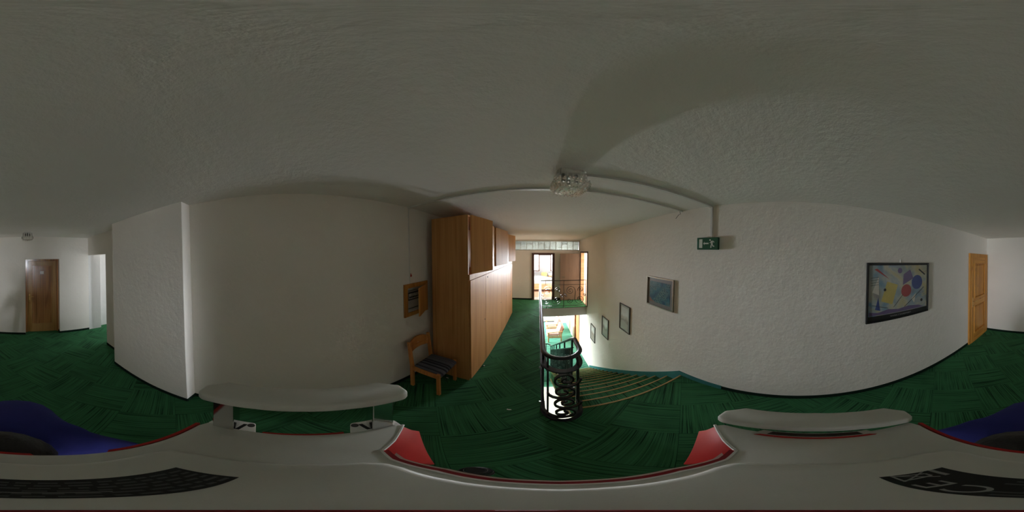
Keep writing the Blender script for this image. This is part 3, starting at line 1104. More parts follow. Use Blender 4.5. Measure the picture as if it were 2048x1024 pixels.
# ------------------------------------------------------------------ chair
ch = empty('chair', (-1.155, 1.51, 0), R(3))
tag(ch, 'low wooden chair with charcoal striped seat standing beside the wardrobe', 'chair')
SX, SY, SZ = 0.20, 0.205, 0.43
for sx in (-1, 1):
    for sy in (-1, 1):
        if sx > 0:
            MB().box(SX - 0.04, SX, sy * (SY - 0.036), sy * SY, 0, SZ).build('leg', M['chair_wood'], ch, bevel=0.006)
        else:
            lg = MB()
            lg.prism([(-SX, 0.0), (-SX + 0.045, 0.0), (-SX + 0.048, 0.42), (-SX + 0.0, 0.80), (-SX - 0.04, 0.80), (-SX - 0.004, 0.42)], sy * (SY - 0.034) if sy > 0 else -SY, SY if sy > 0 else -SY + 0.034,
                     Matrix(((1, 0, 0, 0), (0, 0, 1, 0), (0, 1, 0, 0), (0, 0, 0, 1))))
            lg.build('leg', M['chair_wood'], ch, bevel=0.006)
for sy in (-1, 1):
    box('seat_rail', M['chair_wood'], ch, -SX + 0.045, SX - 0.04, sy * (SY - 0.028), sy * (SY - 0.004), 0.345, 0.415, 0.004)
for x in (-SX + 0.02, SX - 0.03):
    box('seat_rail', M['chair_wood'], ch, x, x + 0.022, -SY + 0.03, SY - 0.03, 0.345, 0.405, 0.004)
# padded seat, front edge rolled over
st = MB()
prof = [(-0.155, 0.405), (-0.155, 0.437), (-0.08, 0.447), (0.08, 0.450), (0.175, 0.442), (0.212, 0.42), (0.218, 0.39), (0.205, 0.375), (0.19, 0.385), (0.175, 0.405)]
st.prism(prof, -SY + 0.030, SY - 0.030, Matrix(((1, 0, 0, 0), (0, 0, 1, 0), (0, 1, 0, 0), (0, 0, 0, 1))))
st.build('seat', M['seat'], ch, bevel=0.012, segs=3, smooth=True)
# curved back rail with a slot handle: two boards


def back_board(z0, z1, arch0, arch1, gap=None):
    mb_ = MB()
    n = 12
    t = 0.022
    vs_, fs_ = [], []
    for i in range(n + 1):
        y = -SY + 0.03 + (2 * SY - 0.06) * i / n
        q = 1 - (y / (SY - 0.03)) ** 2
        bow = -0.03 * q
        a = z0 + arch0 * q
        b__ = z1 + arch1 * q
        if gap:
            a += gap * max(0.0, 1 - abs(y) / 0.07)
        for z in (a, b__):
            xb = -SX - 0.012 - (z - 0.6) * 0.08 + bow
            vs_ += [(xb - t / 2, y, z), (xb + t / 2, y, z)]
    for i in range(n):
        o_ = i * 4
        fs_ += [(o_, o_ + 4, o_ + 6, o_ + 2), (o_ + 1, o_ + 3, o_ + 7, o_ + 5), (o_ + 2, o_ + 6, o_ + 7, o_ + 3), (o_, o_ + 1, o_ + 5, o_ + 4)]
    fs_ += [(0, 2, 3, 1), (n * 4, n * 4 + 1, n * 4 + 3, n * 4 + 2)]
    mb_.add(vs_, fs_)
    return mb_


back_board(0.622, 0.692, 0.015, 0.0).build('backrest', M['chair_wood'], ch, smooth=True)
back_board(0.696, 0.765, 0.0, 0.045, 0.022).build('backrest', M['chair_wood'], ch, smooth=True)

# ------------------------------------------------------------------ fuse box
fb = empty('fuse_box', (XL, 1.565, 1.345))
tag(fb, 'pine framed fuse box with its door ajar on the left wall', 'fuse box')
a, hgt = 0.225, 0.222
f = MB()
for s in (-1, 1):
    f.box(0, 0.022, s * (a - 0.06), s * a, -hgt, hgt)
f.box(0, 0.022, -a + 0.06, a - 0.06, hgt - 0.055, hgt)
f.box(0, 0.022, -a + 0.06, a - 0.06, -hgt, -hgt + 0.055)
f.build('frame', M['fuse_pine'], fb, bevel=0.003)
box('panel', M['grey_plastic'], fb, 0.001, 0.006, -a + 0.06, a - 0.06, -hgt + 0.055, hgt - 0.055)
box('breaker_row', M['dark_grey'], fb, 0.006, 0.012, -0.15, 0.10, 0.0, 0.11)
for k in range(8):
    box('breaker', M['grey_plastic'], fb, 0.012, 0.02, -0.145 + k * 0.03, -0.145 + k * 0.03 + 0.026, 0.02, 0.09)
    box('switch', M['black'], fb, 0.02, 0.028, -0.14 + k * 0.03, -0.14 + k * 0.03 + 0.016, 0.035, 0.055)
box('breaker_row', M['dark_grey'], fb, 0.006, 0.012, -0.15, 0.10, -0.12, -0.11)
box('breaker_row', M['dark_grey'], fb, 0.006, 0.012, -0.15, 0.10, 0.125, 0.133)
dr = MB().box(0, 0.018, -0.352, 0, -0.185, 0.185).build('door', M['fuse_pine'], fb, bevel=0.003)
dr.location = (0.022, a - 0.035, 0)
dr.rotation_euler = (0, 0, R(24))
box('latch', M['steel'], dr, -0.006, 0.0, -0.352, -0.335, -0.03, 0.03)
# vertical duct to the ceiling and its run across
dc = empty('cable_duct', (XL, 1.45, HC))
tag(dc, 'thin white cable duct from fuse box up across the ceiling to the right wall', 'cable duct')
box('wall_run', M['duct'], dc, 0, 0.010, -0.007, 0.007, -0.985, 0, 0.002)
q = MB()
q.bar([(0.0, 0, -0.008), (XR - XL, -0.05, -0.008)], 0.032, 0.016)
q.build('ceiling_run', M['duct'], dc)
MB().tube([(XR - XL - 0.05, -0.05, -0.01), (XR - XL - 0.03, -0.05, -0.05), (XR - XL - 0.035, -0.02, -0.06), (XR - XL - 0.045, 0.02, -0.11)], 0.003, 6).build('loose_wire', M['black'], dc)
tg = MB()
tg.prism([(-0.012, 0.0), (0.012, 0.0), (0.016, 0.02), (0.006, 0.028), (0.0, 0.046), (-0.006, 0.028), (-0.014, 0.02)], 0, 0.006, Mx)
o = tg.build('wall_tag', M['red'])
o.location = (XL, 1.475, 1.655)
tag(o, 'tiny red tag stuck to the wall above the fuse box', 'tag')

# ------------------------------------------------------------------ exit sign and its duct
es = empty('exit_sign', (XR, 0.975, 2.025))
tag(es, 'green emergency exit sign with running figure and arrow on the right wall', 'sign')
W2, HS, TH = 0.142, 0.143, 0.045
box('housing', M['sign_green'], es, -TH, 0, -W2, W2, 0, HS, 0.006)
MS = Matrix(((0, 0, -1, -TH), (-1, 0, 0, 0), (0, 1, 0, 0), (0, 0, 0, 1)))       # (right, up, out) seen from the corridor


def sg(name, poly):
    mb_ = MB()
    mb_.prism(poly, 0.0, 0.0015, MS)
    return mb_.build(name, M['sign_white'], es)


sg('door_symbol', [(-0.108, 0.020), (-0.063, 0.020), (-0.063, 0.122), (-0.108, 0.122)])
sg('arrow_symbol', [(-0.050, 0.072), (-0.034, 0.092), (-0.034, 0.079), (0.022, 0.079), (0.022, 0.065), (-0.034, 0.065), (-0.034, 0.052)])
fig = MB()
fig.lathe([(0.010, 0.0), (0.010, 0.0015)], 12, MS @ Matrix.Translation((0.041, 0.111, 0)))
for pl in ([(0.050, 0.100), (0.072, 0.103), (0.078, 0.090), (0.074, 0.062), (0.056, 0.060), (0.052, 0.080)],      # torso
           [(0.066, 0.104), (0.086, 0.100), (0.098, 0.086), (0.092, 0.080), (0.082, 0.091), (0.068, 0.094)],      # rear arm
           [(0.052, 0.097), (0.058, 0.090), (0.048, 0.076), (0.036, 0.076), (0.037, 0.082), (0.045, 0.083)],      # front arm
           [(0.056, 0.064), (0.068, 0.060), (0.062, 0.046), (0.060, 0.022), (0.046, 0.022), (0.050, 0.046)],      # front leg
           [(0.064, 0.064), (0.076, 0.062), (0.084, 0.046), (0.098, 0.044), (0.098, 0.034), (0.078, 0.036), (0.070, 0.050)]):
    fig.prism(pl, 0.0, 0.0015, MS)
fig.build('running_figure_symbol', M['sign_white'], es)
dc2 = empty('sign_duct', (XR, 0.94, HC))
tag(dc2, 'short white cable duct from exit sign up to the ceiling lamp', 'cable duct')
box('wall_run', M['duct'], dc2, -0.018, 0, -0.014, 0.014, -0.385, 0, 0.002)
MB().bar([(0, 0, -0.01), (0.30 - XR, 0.16, -0.01)], 0.034, 0.02).build('ceiling_run', M['duct'], dc2)

# ------------------------------------------------------------------ pressed glass ceiling lamps
def ceiling_lamp(name, locn, label, rz):
    e = empty(name, locn, rz)
    tag(e, label, 'ceiling lamp')
    box('ceiling_plate', M['duct'], e, -0.075, 0.075, -0.075, 0.075, -0.014, 0, 0.003)
    # square bowl: four slightly flared walls and a faceted bottom
    sh = MB()
    prof_ = [(0.098, -0.012), (0.104, -0.075), (0.122, -0.115), (0.095, -0.150), (0.04, -0.165)]
    ring = 24
    vs_, fs_ = [], []

    def sq(r, z, k):
        a_ = 2 * PI * k / ring
        c_, s_2 = math.cos(a_), math.sin(a_)
        p_ = 5.0
        m_ = (abs(c_) ** p_ + abs(s_2) ** p_) ** (-1 / p_)
        return (r * m_ * c_, r * m_ * s_2, z)
    inner = [(r - 0.006, z + 0.004) for r, z in prof_]
    for r, z in prof_ + inner[::-1]:
        vs_ += [sq(r, z, k) for k in range(ring)]
    nr = len(prof_) * 2
    for i in range(nr - 1):
        for k in range(ring):
            fs_.append((i * ring + k, i * ring + (k + 1) % ring, (i + 1) * ring + (k + 1) % ring, (i + 1) * ring + k))
    for k in range(ring):
        fs_.append(((nr - 1) * ring + k, (nr - 1) * ring + (k + 1) % ring, (k + 1) % ring, k))
    sh.add(vs_, fs_)
    shade = sh.build('glass_shade', M['lamp_glass'], e)
    # pressed prisms
    pr = MB()
    for j, (r, z) in enumerate(((0.118, -0.095), (0.121, -0.112), (0.112, -0.130), (0.097, -0.148), (0.072, -0.157), (0.045, -0.165), (0.018, -0.168))):
        cnt = max(4, int(r * 260))
        for k in range(cnt):
            a_ = 2 * PI * (k + 0.5 * (j % 2)) / cnt
            c_, s_2 = math.cos(a_), math.sin(a_)
            m_ = (abs(c_) ** 5 + abs(s_2) ** 5) ** (-0.2)
            p_ = Vector((r * m_ * c_, r * m_ * s_2, z))
            out_ = Vector((c_ * 0.8, s_2 * 0.8, -0.7 - 0.15 * j)).normalized()
            u_ = out_.orthogonal().normalized()
            w_ = out_.cross(u_)
            b0 = [p_ + (u_ * math.cos(q_) + w_ * math.sin(q_)) * 0.0085 for q_ in (0, PI / 2, PI, 1.5 * PI)]
            tip = p_ + out_ * random.uniform(0.009, 0.016)
            pr.add(b0 + [tip], [(0, 1, 4), (1, 2, 4), (2, 3, 4), (3, 0, 4), (3, 2, 1, 0)])
    p_o = pr.build('glass_prisms', M['lamp_glass'], shade)
    p_o['kind'] = 'stuff'
    for x_, y_ in ((-0.045, 0.0), (0.0, 0.03), (0.042, -0.01)):
        MB().lathe([(0.011, -0.014), (0.014, -0.018), (0.014, -0.075), (0.009, -0.08)], 12, Matrix.Translation((x_, y_, 0))).build('bulb_holder', M['dark_grey'], e, smooth=True)
    return e


ceiling_lamp('ceiling_lamp', (0.205, 1.10, HC), 'pressed glass ceiling lamp above the stair head', R(8))
ceiling_lamp('ceiling_lamp', (-0.02, -3.42, HC), 'small pressed glass ceiling lamp in front of the dark wooden door', 0)

# ------------------------------------------------------------------ pictures on the right wall
def art_blue():
    m, nt, b = new_mat('blue_batik_print')
    v = mapping(nt, 'Object')
    vo = N(nt, 'ShaderNodeTexVoronoi')
    vo.inputs['Scale'].default_value = 42
    nt.links.new(v, vo.inputs['Vector'])
    cells = ramp(nt, vo.outputs['Distance'], [(0.22, (0.006, 0.012, 0.02)), (0.36, (0.03, 0.13, 0.18)), (0.7, (0.12, 0.22, 0.20))])
    base = ramp(nt, noise(nt, v, 7, 3), [(0.35, (0.015, 0.07, 0.13)), (0.5, (0.03, 0.16, 0.21)), (0.68, (0.14, 0.16, 0.14))])
    sp = N(nt, 'ShaderNodeSeparateXYZ')
    nt.links.new(v, sp.inputs[0])
    ma = N(nt, 'ShaderNodeMixRGB')
    fac = ramp(nt, noise(nt, v, 5, 2), [(0.42, (0, 0, 0)), (0.55, (1, 1, 1))])
    nt.links.new(fac, ma.inputs[0])
    nt.links.new(base, ma.inputs[1])
    nt.links.new(cells, ma.inputs[2])
    # orange ground in the lower corner (local +y is the left when seen from the corridor)
    s1 = N(nt, 'ShaderNodeMath', operation='MULTIPLY_ADD')
    nt.links.new(sp.outputs[1], s1.inputs[0])
    s1.inputs[1].default_value = 0.8
    s2 = N(nt, 'ShaderNodeMath', operation='MULTIPLY')
    nt.links.new(sp.outputs[2], s2.inputs[0])
    s2.inputs[1].default_value = -1.6
    nt.links.new(s2.outputs[0], s1.inputs[2])
    s3 = N(nt, 'ShaderNodeMath', operation='MULTIPLY_ADD')
    nt.links.new(noise(nt, v, 14, 2), s3.inputs[0])
    s3.inputs[1].default_value = 0.12
    nt.links.new(s1.outputs[0], s3.inputs[2])
    f2 = ramp(nt, s3.outputs[0], [(0.40, (0, 0, 0)), (0.44, (1, 1, 1))])
    mb2 = N(nt, 'ShaderNodeMixRGB')
    nt.links.new(f2, mb2.inputs[0])
    nt.links.new(ma.outputs[0], mb2.inputs[1])
    mb2.inputs[2].default_value = (0.27, 0.10, 0.06, 1)
    nt.links.new(mb2.outputs[0], b.inputs['Base Color'])
    b.inputs['Roughness'].default_value = 0.35
    return m


def art_pale(seed):
    m, nt, b = new_mat('pale_sepia_print')
    v = mapping(nt, 'Object', loc=(seed * 3.1, seed, 0))
    sp = N(nt, 'ShaderNodeSeparateXYZ')
    v0 = mapping(nt, 'Object')
    nt.links.new(v0, sp.inputs[0])
    ad = N(nt, 'ShaderNodeMath', operation='MULTIPLY_ADD')
    nt.links.new(noise(nt, v, 7, 4), ad.inputs[0])
    ad.inputs[1].default_value = 0.22
    nt.links.new(sp.outputs[2], ad.inputs[2])
    col = ramp(nt, ad.outputs[0], [(0.0, (0.42, 0.33, 0.29)), (0.08, (0.30, 0.22, 0.19)), (0.12, (0.50, 0.40, 0.36)), (0.20, (0.72, 0.71, 0.70)), (0.36, (0.62, 0.61, 0.59))])
    nt.links.new(col, b.inputs['Base Color'])
    b.inputs['Roughness'].default_value = 0.4
    b.inputs['Specular IOR Level'].default_value = 0.3
    return m


def picture(name, label, yc, zc, w, h, frame_mat, mat_col, art, fw=0.018, border=0.05, depth=0.022):
    e = empty(name, (XR, yc, zc))
    tag(e, label, 'picture', 'framed pictures on the right wall')
    f_ = MB()
    for s in (-1, 1):
        f_.box(-depth, 0, s * (w / 2 - fw), s * w / 2, -h / 2, h / 2)
    f_.box(-depth, 0, -w / 2 + fw, w / 2 - fw, h / 2 - fw, h / 2)
    f_.box(-depth, 0, -w / 2 + fw, w / 2 - fw, -h / 2, -h / 2 + fw)
    f_.build('frame', frame_mat, e, bevel=0.002)
    box('mount', mat_col, e, -0.008, 0, -w / 2 + fw, w / 2 - fw, -h / 2 + fw, h / 2 - fw)
    box('print', art, e, -0.010, -0.008, -w / 2 + fw + border, w / 2 - fw - border, -h / 2 + fw + border, h / 2 - fw - border)
    return e


M['mount_grey'] = plain('grey_mount', (0.17, 0.155, 0.145), 0.5)
M['mount_pale'] = plain('pale_mount', (0.42, 0.40, 0.36), 0.5)
M['frame_silver'] = plain('silver_frame', (0.45, 0.44, 0.40), 0.3, 1.0)
M['frame_dark'] = plain('dark_carved_frame', (0.05, 0.026, 0.018), 0.45, bmp=0.6, bscale=150)
picture('picture', 'silver framed blue patterned picture below the exit sign', 1.80, 1.36, 0.59, 0.48, M['frame_silver'], M['mount_grey'], art_blue(), 0.018, 0.055)
picture('picture', 'largest dark framed pale print beside the blue picture', 2.81, 0.573, 0.40, 0.62, M['frame_dark'], M['mount_pale'], art_pale(1), 0.016, 0.045)
picture('picture', 'middle dark framed pale print going down the stairs', 3.78, -0.09, 0.40, 0.61, M['frame_dark'], M['mount_pale'], art_pale(2), 0.016, 0.045)
picture('picture', 'lowest dark framed pale print at the foot of the stairs', 4.71, -0.745, 0.40, 0.61, M['frame_dark'], M['mount_pale'], art_pale(3), 0.016, 0.045)


# abstract poster (generic stand-in)
def art_poster():
    m, nt, b = new_mat('abstract_poster_print')
    v = mapping(nt, 'Object', loc=(0.3, 0.7, 0.1))
    a1 = ramp(nt, noise(nt, v, 3.1, 3, 0.55, 0.8), [(0.30, (0.06, 0.07, 0.17)), (0.42, (0.13, 0.27, 0.38)), (0.52, (0.42, 0.41, 0.33)), (0.60, (0.46, 0.40, 0.20)), (0.70, (0.33, 0.12, 0.11)), (0.80, (0.09, 0.08, 0.22))])
    a2 = ramp(nt, noise(nt, mapping(nt, 'Object', loc=(2.3, 1.7, 5.1)), 2.2, 2, 0.5, 0.4), [(0.35, (0.16, 0.30, 0.40)), (0.5, (0.50, 0.48, 0.40)), (0.65, (0.42, 0.38, 0.19))])
    mx = N(nt, 'ShaderNodeMixRGB')
    mx.inputs[0].default_value = 0.45
    nt.links.new(a1, mx.inputs[1])
    nt.links.new(a2, mx.inputs[2])
    nt.links.new(mx.outputs[0], b.inputs['Base Color'])
    b.inputs['Roughness'].default_value = 0.25
    return m


po = empty('poster', (XR, -1.285, 1.555))
tag(po, 'large framed abstract poster with blue, yellow and red shapes', 'poster')
pwid, phei = 0.99, 0.735
f = MB()
for s in (-1, 1):
    f.box(-0.024, 0, s * (pwid / 2 - 0.018), s * pwid / 2, -phei / 2, phei / 2)
f.box(-0.024, 0, -pwid / 2 + 0.018, pwid / 2 - 0.018, phei / 2 - 0.018, phei / 2)
f.box(-0.024, 0, -pwid / 2 + 0.018, pwid / 2 - 0.018, -phei / 2, -phei / 2 + 0.018)
f.build('frame', M['black'], po, bevel=0.002)
box('backing', M['black'], po, -0.010, 0, -pwid / 2 + 0.018, pwid / 2 - 0.018, -phei / 2 + 0.018, phei / 2 - 0.018)
box('print', art_poster(), po, -0.0115, -0.010, -pwid / 2 + 0.03, pwid / 2 - 0.03, -phei / 2 + 0.085, phei / 2 - 0.03)
MP = Matrix(((0, 0, -1, -0.0115), (-1, 0, 0, 0), (0, 1, 0, 0), (0, 0, 0, 1)))
cols = {'b': plain('ink_blue', (0.05, 0.08, 0.24), 0.3), 'r': plain('ink_red', (0.36, 0.06, 0.06), 0.3), 'y': plain('ink_yellow', (0.52, 0.42, 0.12), 0.3), 'k': plain('ink_black', (0.02, 0.02, 0.025), 0.3), 'p': plain('ink_violet', (0.15, 0.11, 0.22), 0.3), 'w': plain('ink_cream', (0.55, 0.52, 0.44), 0.3)}


def disc(u, v_, r, n=20):
    return [(u + r * math.cos(2 * PI * i / n), v_ + r * math.sin(2 * PI * i / n)) for i in range(n)]


def stroke(u0, v0, u1, v1, w=0.004):
    dx, dy = u1 - u0, v1 - v0
    L_ = math.hypot(dx, dy)
    nx, ny = -dy / L_ * w / 2, dx / L_ * w / 2
    return [(u0 + nx, v0 + ny), (u1 + nx, v1 + ny), (u1 - nx, v1 - ny), (u0 - nx, v0 - ny)]


shapes = [('p', [(-0.46, -0.275), (0.40, -0.275), (0.30, -0.235), (0.12, -0.215), (-0.05, -0.235), (-0.2, -0.215), (-0.34, -0.245), (-0.46, -0.225)]), ('y', [(-0.30, -0.10), (-0.14, -0.16), (-0.06, 0.09), (-0.22, 0.14)]), ('r', disc(0.08, 0.00, 0.085)), ('b', disc(0.27, 0.10, 0.10)),
          ('p', [(0.02, 0.08), (0.20, 0.16), (0.14, 0.28), (0.03, 0.22)]), ('w', [(-0.42, 0.02), (-0.33, -0.02), (-0.34, 0.20)]),
          ('r', [(-0.40, 0.29), (-0.36, 0.30), (-0.19, 0.17)]), ('b', [(-0.38, -0.20), (-0.34, -0.05), (-0.31, -0.22)]),
          ('w', [(0.17, -0.12), (0.25, -0.05), (0.22, -0.19)]), ('p', disc(-0.03, 0.27, 0.035)), ('k', disc(0.36, -0.17, 0.022)), ('k', disc(-0.25, 0.04, 0.018))]
shapes += [('k', stroke(-0.44, 0.10 + 0.03 * k, -0.34, 0.11 + 0.03 * k)) for k in range(4)]
shapes += [('k', stroke(0.05, -0.22, 0.40, 0.02, 0.006)), ('k', stroke(-0.12, -0.20, 0.02, -0.05, 0.004)), ('k', stroke(0.30, 0.28, 0.42, 0.20, 0.02)),
           ('k', stroke(-0.42, -0.14, -0.20, -0.20, 0.004)), ('y', stroke(0.36, -0.08, 0.45, -0.06, 0.006)), ('y', stroke(0.36, -0.11, 0.45, -0.09, 0.006))]
for k, (c_, pl) in enumerate(shapes):
    mb_ = MB()
    t_ = 0.0004 + 0.00012 * k
    mb_.prism(pl, 0.0, t_, MP)
    mb_.build('painted_shape', cols[c_], po)


def text_mesh(name, body_, size, mat, parent, M4, align='CENTER', ext=0.0004):
    cu = bpy.data.curves.new(name, 'FONT')
    cu.body = body_
    cu.size = size
    cu.align_x = align
    cu.align_y = 'CENTER'
    cu.extrude = ext
    cu.space_character = 1.15
    to = bpy.data.objects.new(name + '_curve', cu)
    C.objects.link(to)
    dg = bpy.context.evaluated_depsgraph_get()
    me = bpy.data.meshes.new_from_object(to.evaluated_get(dg))
    bpy.data.objects.remove(to)
    bpy.data.curves.remove(cu)
    me.name = name
    me.transform(M4)
    me.materials.clear()
    me.materials.append(mat)
    return link(name, me, None, parent)


text_mesh('caption', 'WASSILY KANDINSKY', 0.030, M['print_grey'], po, Matrix(((0, 0, -1, -0.0108), (-1, 0, 0, 0), (0, 1, 0, -phei / 2 + 0.05), (0, 0, 0, 1))))
MB().tube([(-0.004, 0.02, phei / 2), (-0.004, 0.02, phei / 2 + 0.045)], 0.003, 6).build('hanger', M['paper'], po)

# ------------------------------------------------------------------ litter on the carpet
sc_ = MB()
sc_.prism([(-0.02, -0.006), (0.0, -0.010), (0.022, -0.004), (0.018, 0.006), (-0.004, 0.003), (-0.018, 0.009)], 0.0005, 0.004)
o = sc_.build('paper_scrap', M['paper'])
o.location = (-0.246, 1.329, 0)
tag(o, 'small torn paper scrap on the carpet before the stair railing', 'litter')
sc_ = MB()
sc_.lathe([(0.004, 0.0), (0.012, 0.004), (0.012, 0.012), (0.004, 0.018)], 8)
o = sc_.build('furniture_foot', M['paper'])
o.location = (-0.775, 2.20, 0)
tag(o, 'small white knob lying at the foot of the wardrobe', 'litter')
sc_ = MB()
sc_.prism([(-0.02, -0.004), (0.004, -0.007), (0.02, -0.002), (0.012, 0.006), (-0.014, 0.006)], 0.0005, 0.003)
o = sc_.build('paper_scrap', M['paper'])
o.location = (-1.09, 1.70, 0)
tag(o, 'small paper scrap on the carpet under the chair', 'litter')

# ------------------------------------------------------------------ lower lounge: two armchairs
def armchair(locn, rz, label):
    e = empty('armchair', locn, rz)
    tag(e, label, 'armchair', 'armchairs in the lower lounge')
    # faces -x; origin at the floor under the middle
    for sx in (-0.28, 0.30):
        for sy in (-0.31, 0.31):
            MB().box(sx - 0.03, sx + 0.03, sy - 0.022, sy + 0.022, 0, 0.56 if sx < 0 else 0.62).build('leg', M['arm_wood'], e, bevel=0.006)
    for sy in (-0.31, 0.31):
        MB().prism([(-0.34, 0.55), (0.36, 0.60), (0.36, 0.635), (-0.34, 0.585)], sy - 0.035, sy + 0.035, Matrix(((1, 0, 0, 0), (0, 0, 1, 0), (0, 1, 0, 0), (0, 0, 0, 1)))).build('armrest', M['arm_wood'], e, bevel=0.008)
        box('side_rail', M['arm_wood'], e, -0.25, 0.27, sy - 0.015, sy + 0.015, 0.26, 0.36, 0.005)
    box('front_rail', M['arm_wood'], e, -0.30, -0.27, -0.29, 0.29, 0.26, 0.34, 0.005)
    box('seat_cushion', M['cushion'], e, -0.36, 0.20, -0.275, 0.275, 0.34, 0.50, 0.045, 4)
    b_ = MB().box(-0.09, 0.09, -0.275, 0.275, 0, 0.52).build('back_cushion', M['cushion'], e, bevel=0.05, segs=4)
    b_.location = (0.20, 0, 0.40)
    b_.rotation_euler = (0, R(17), 0)
    fr_ = MB().box(0.09, 0.12, -0.27, 0.27, -0.08, 0.42).build('back_frame', M['arm_wood'], e, bevel=0.006)
    fr_.location = (0.20, 0, 0.40)
    fr_.rotation_euler = (0, R(17), 0)
    return e


armchair((0.74, 7.55, ZL), R(0), 'nearer rose cushioned wooden armchair in the lower lounge')
armchair((0.72, 8.45, ZL), R(0), 'farther rose cushioned wooden armchair in the lower lounge')

# ------------------------------------------------------------------ bedroom furniture
bd = empty('bed', (0.10, 8.25, 0))
tag(bd, 'beech bed with white bedding seen through the bedroom doorway', 'bed')
box('bed_frame', M['bed_wood'], bd, -1.0, 1.0, -0.45, 0.45, 0.12, 0.40, 0.01)
for sx in (-0.95, 0.95):
    for sy in (-0.4, 0.4):
        box('leg', M['bed_wood'], bd, sx - 0.03, sx + 0.03, sy - 0.03, sy + 0.03, 0, 0.12)
box('mattress', M['linen'], bd, -0.97, 0.97, -0.43, 0.43, 0.40, 0.56, 0.03, 3)
dv = MB()
nu, nv = 26, 12
vs_, fs_ = [], []
for i in range(nu + 1):
    for j in range(nv + 1):
        u_, v_ = i / nu, j / nv
        z = 0.57 + 0.13 * (math.sin(PI * u_) ** 0.4) * (math.sin(PI * v_) ** 0.4) + 0.02 * math.sin(9 * u_ + 4 * v_) + 0.015 * math.sin(17 * v_ - 6 * u_)
        vs_.append((-0.9 + 1.5 * u_, -0.44 + 0.86 * v_, z))
for i in range(nu):
    for j in range(nv):
        a_ = i * (nv + 1) + j
        fs_.append((a_, a_ + nv + 1, a_ + nv + 2, a_ + 1))
n0 = len(vs_)
dv.add(vs_ + [(p[0], p[1], 0.555) for p in vs_], fs_ + [tuple(q_ + n0 for q_ in f_[::-1]) for f_ in fs_])
dv.build('duvet', M['linen'], bd, smooth=True)
box('pillow', M['linen'], bd, 0.62, 0.95, -0.32, 0.32, 0.56, 0.68, 0.05, 4)

bc = empty('bedroom_chair', (0.30, 9.02, 0))
tag(bc, 'wooden chair with rounded carved back standing behind the bed', 'chair')
for sx in (-0.17, 0.17):
    for sy in (-0.16, 0.16):
        MB().tube([(sx, sy, 0), (sx * 0.85, sy * 0.85, 0.44)], [0.016, 0.022], 8).build('leg', M['chair_yellow'], bc)
box('seat', M['chair_yellow'], bc, -0.2, 0.2, -0.2, 0.2, 0.44, 0.475, 0.015)
bp = [(-0.07, 0.0), (0.07, 0.0), (0.10, 0.10), (0.165, 0.22), (0.16, 0.33), (0.10, 0.38), (0.0, 0.36), (-0.10, 0.38), (-0.16, 0.33), (-0.165, 0.22), (-0.10, 0.10)]
MB().prism(bp, -0.19, -0.165, Matrix(((1, 0, 0, 0), (0, 0, 1, 0), (0, 1, 0, 0.475), (0, 0, 0, 1)))).build('backrest', M['chair_yellow'], bc, bevel=0.006)

bt = empty('bedroom_table', (0.98, 9.10, 0))
tag(bt, 'small table beside the bedroom window', 'table')
box('table_top', M['linen'], bt, -0.45, 0.45, -0.3, 0.3, 0.68, 0.72, 0.006)
for sx in (-0.4, 0.4):
    for sy in (-0.25, 0.25):
        box('leg', M['bed_wood'], bt, sx - 0.025, sx + 0.025, sy - 0.025, sy + 0.025, 0, 0.68)
box('apron', M['bed_wood'], bt, -0.4, 0.4, -0.26, -0.24, 0.60, 0.68)

# ------------------------------------------------------------------ scanning trolley under the camera
# built in the trolley's own frame: x right, y forward; it leans with the camera
TR = CAM_ROT @ Matrix.Rotation(R(-(1118 - 1024) * 360 / 2048), 3, 'Z')
tr = empty('scanning_trolley')
tr.rotation_euler = TR.to_euler()
tr.location = Vector((0, 0, CAM_H)) + TR @ Vector((0, 0, -CAM_H))
tag(tr, 'light grey scanning trolley with red trim and two side grips under the viewpoint', 'trolley')
ZT = CAM_H - 0.40            # top of the inner hump
ZD = ZT - 0.012              # top of the outer deck
k_ = 0.412 / 0.40

# outer deck outline (clockwise from rear left), lugs included on the left
half = [(0.0, -0.146), (0.19, -0.142), (0.207, -0.135), (0.203, 0.125), (0.193, 0.137), (0.159, 0.099), (0.141, 0.075), (0.115, 0.070), (0.07, 0.076), (0.03, 0.071), (0.0, 0.069)]
right = [(x * k_, y * k_) for x, y in half]
left = [(-x, y) for x, y in right[::-1]][1:-1]
deck = MB().prism(right + left, ZD - 0.035, ZD)
deck_o = deck.build('deck', M['casing'], tr, bevel=0.004, segs=2, smooth=True)
for s in (-1, 1):
    lug = MB().prism([(-0.20, s * 0.060), (-0.242, s * 0.072), (-0.242, s * 0.118), (-0.222, s * 0.140), (-0.20, s * 0.140)], ZD - 0.035, ZD - 0.002).build('grip_lug', M['casing2'], deck_o, bevel=0.004, smooth=True)
    MB().prism([(-0.232, s * 0.082), (-0.212, s * 0.088), (-0.212, s * 0.094), (-0.232, s * 0.088)], ZD - 0.002, ZD - 0.0005).build('slot', M['black'], lug)
    MB().lathe([(0.006, 0), (0.006, 0.002)], 10, Matrix.Translation((-0.231, s * 0.076, ZD - 0.003))).build('screw', M['dark_grey'], lug)
MB().prism([(-0.206 * k_, -0.055), (-0.206 * k_, 0.055), (-0.212 * k_, 0.055), (-0.212 * k_, -0.055)], ZD - 0.03, ZD - 0.008).build('red_trim', M['red'], deck_o)
# inner hump
hump = [(0.0, -0.121), (0.043, -0.123), (0.09, -0.125), (0.113, -0.118), (0.121, -0.09), (0.124, 0.0), (0.119, 0.045), (0.110, 0.062), (0.092, 0.066), (0.05, 0.064), (0.0, 0.057)]
hl = [(-x, y) for x, y in hump[::-1]][1:-1]
hp_o = MB().prism(hump + hl, ZD - 0.004, ZT).build('hump', M['casing'], tr, bevel=0.009, segs=3, smooth=True, angle=80)
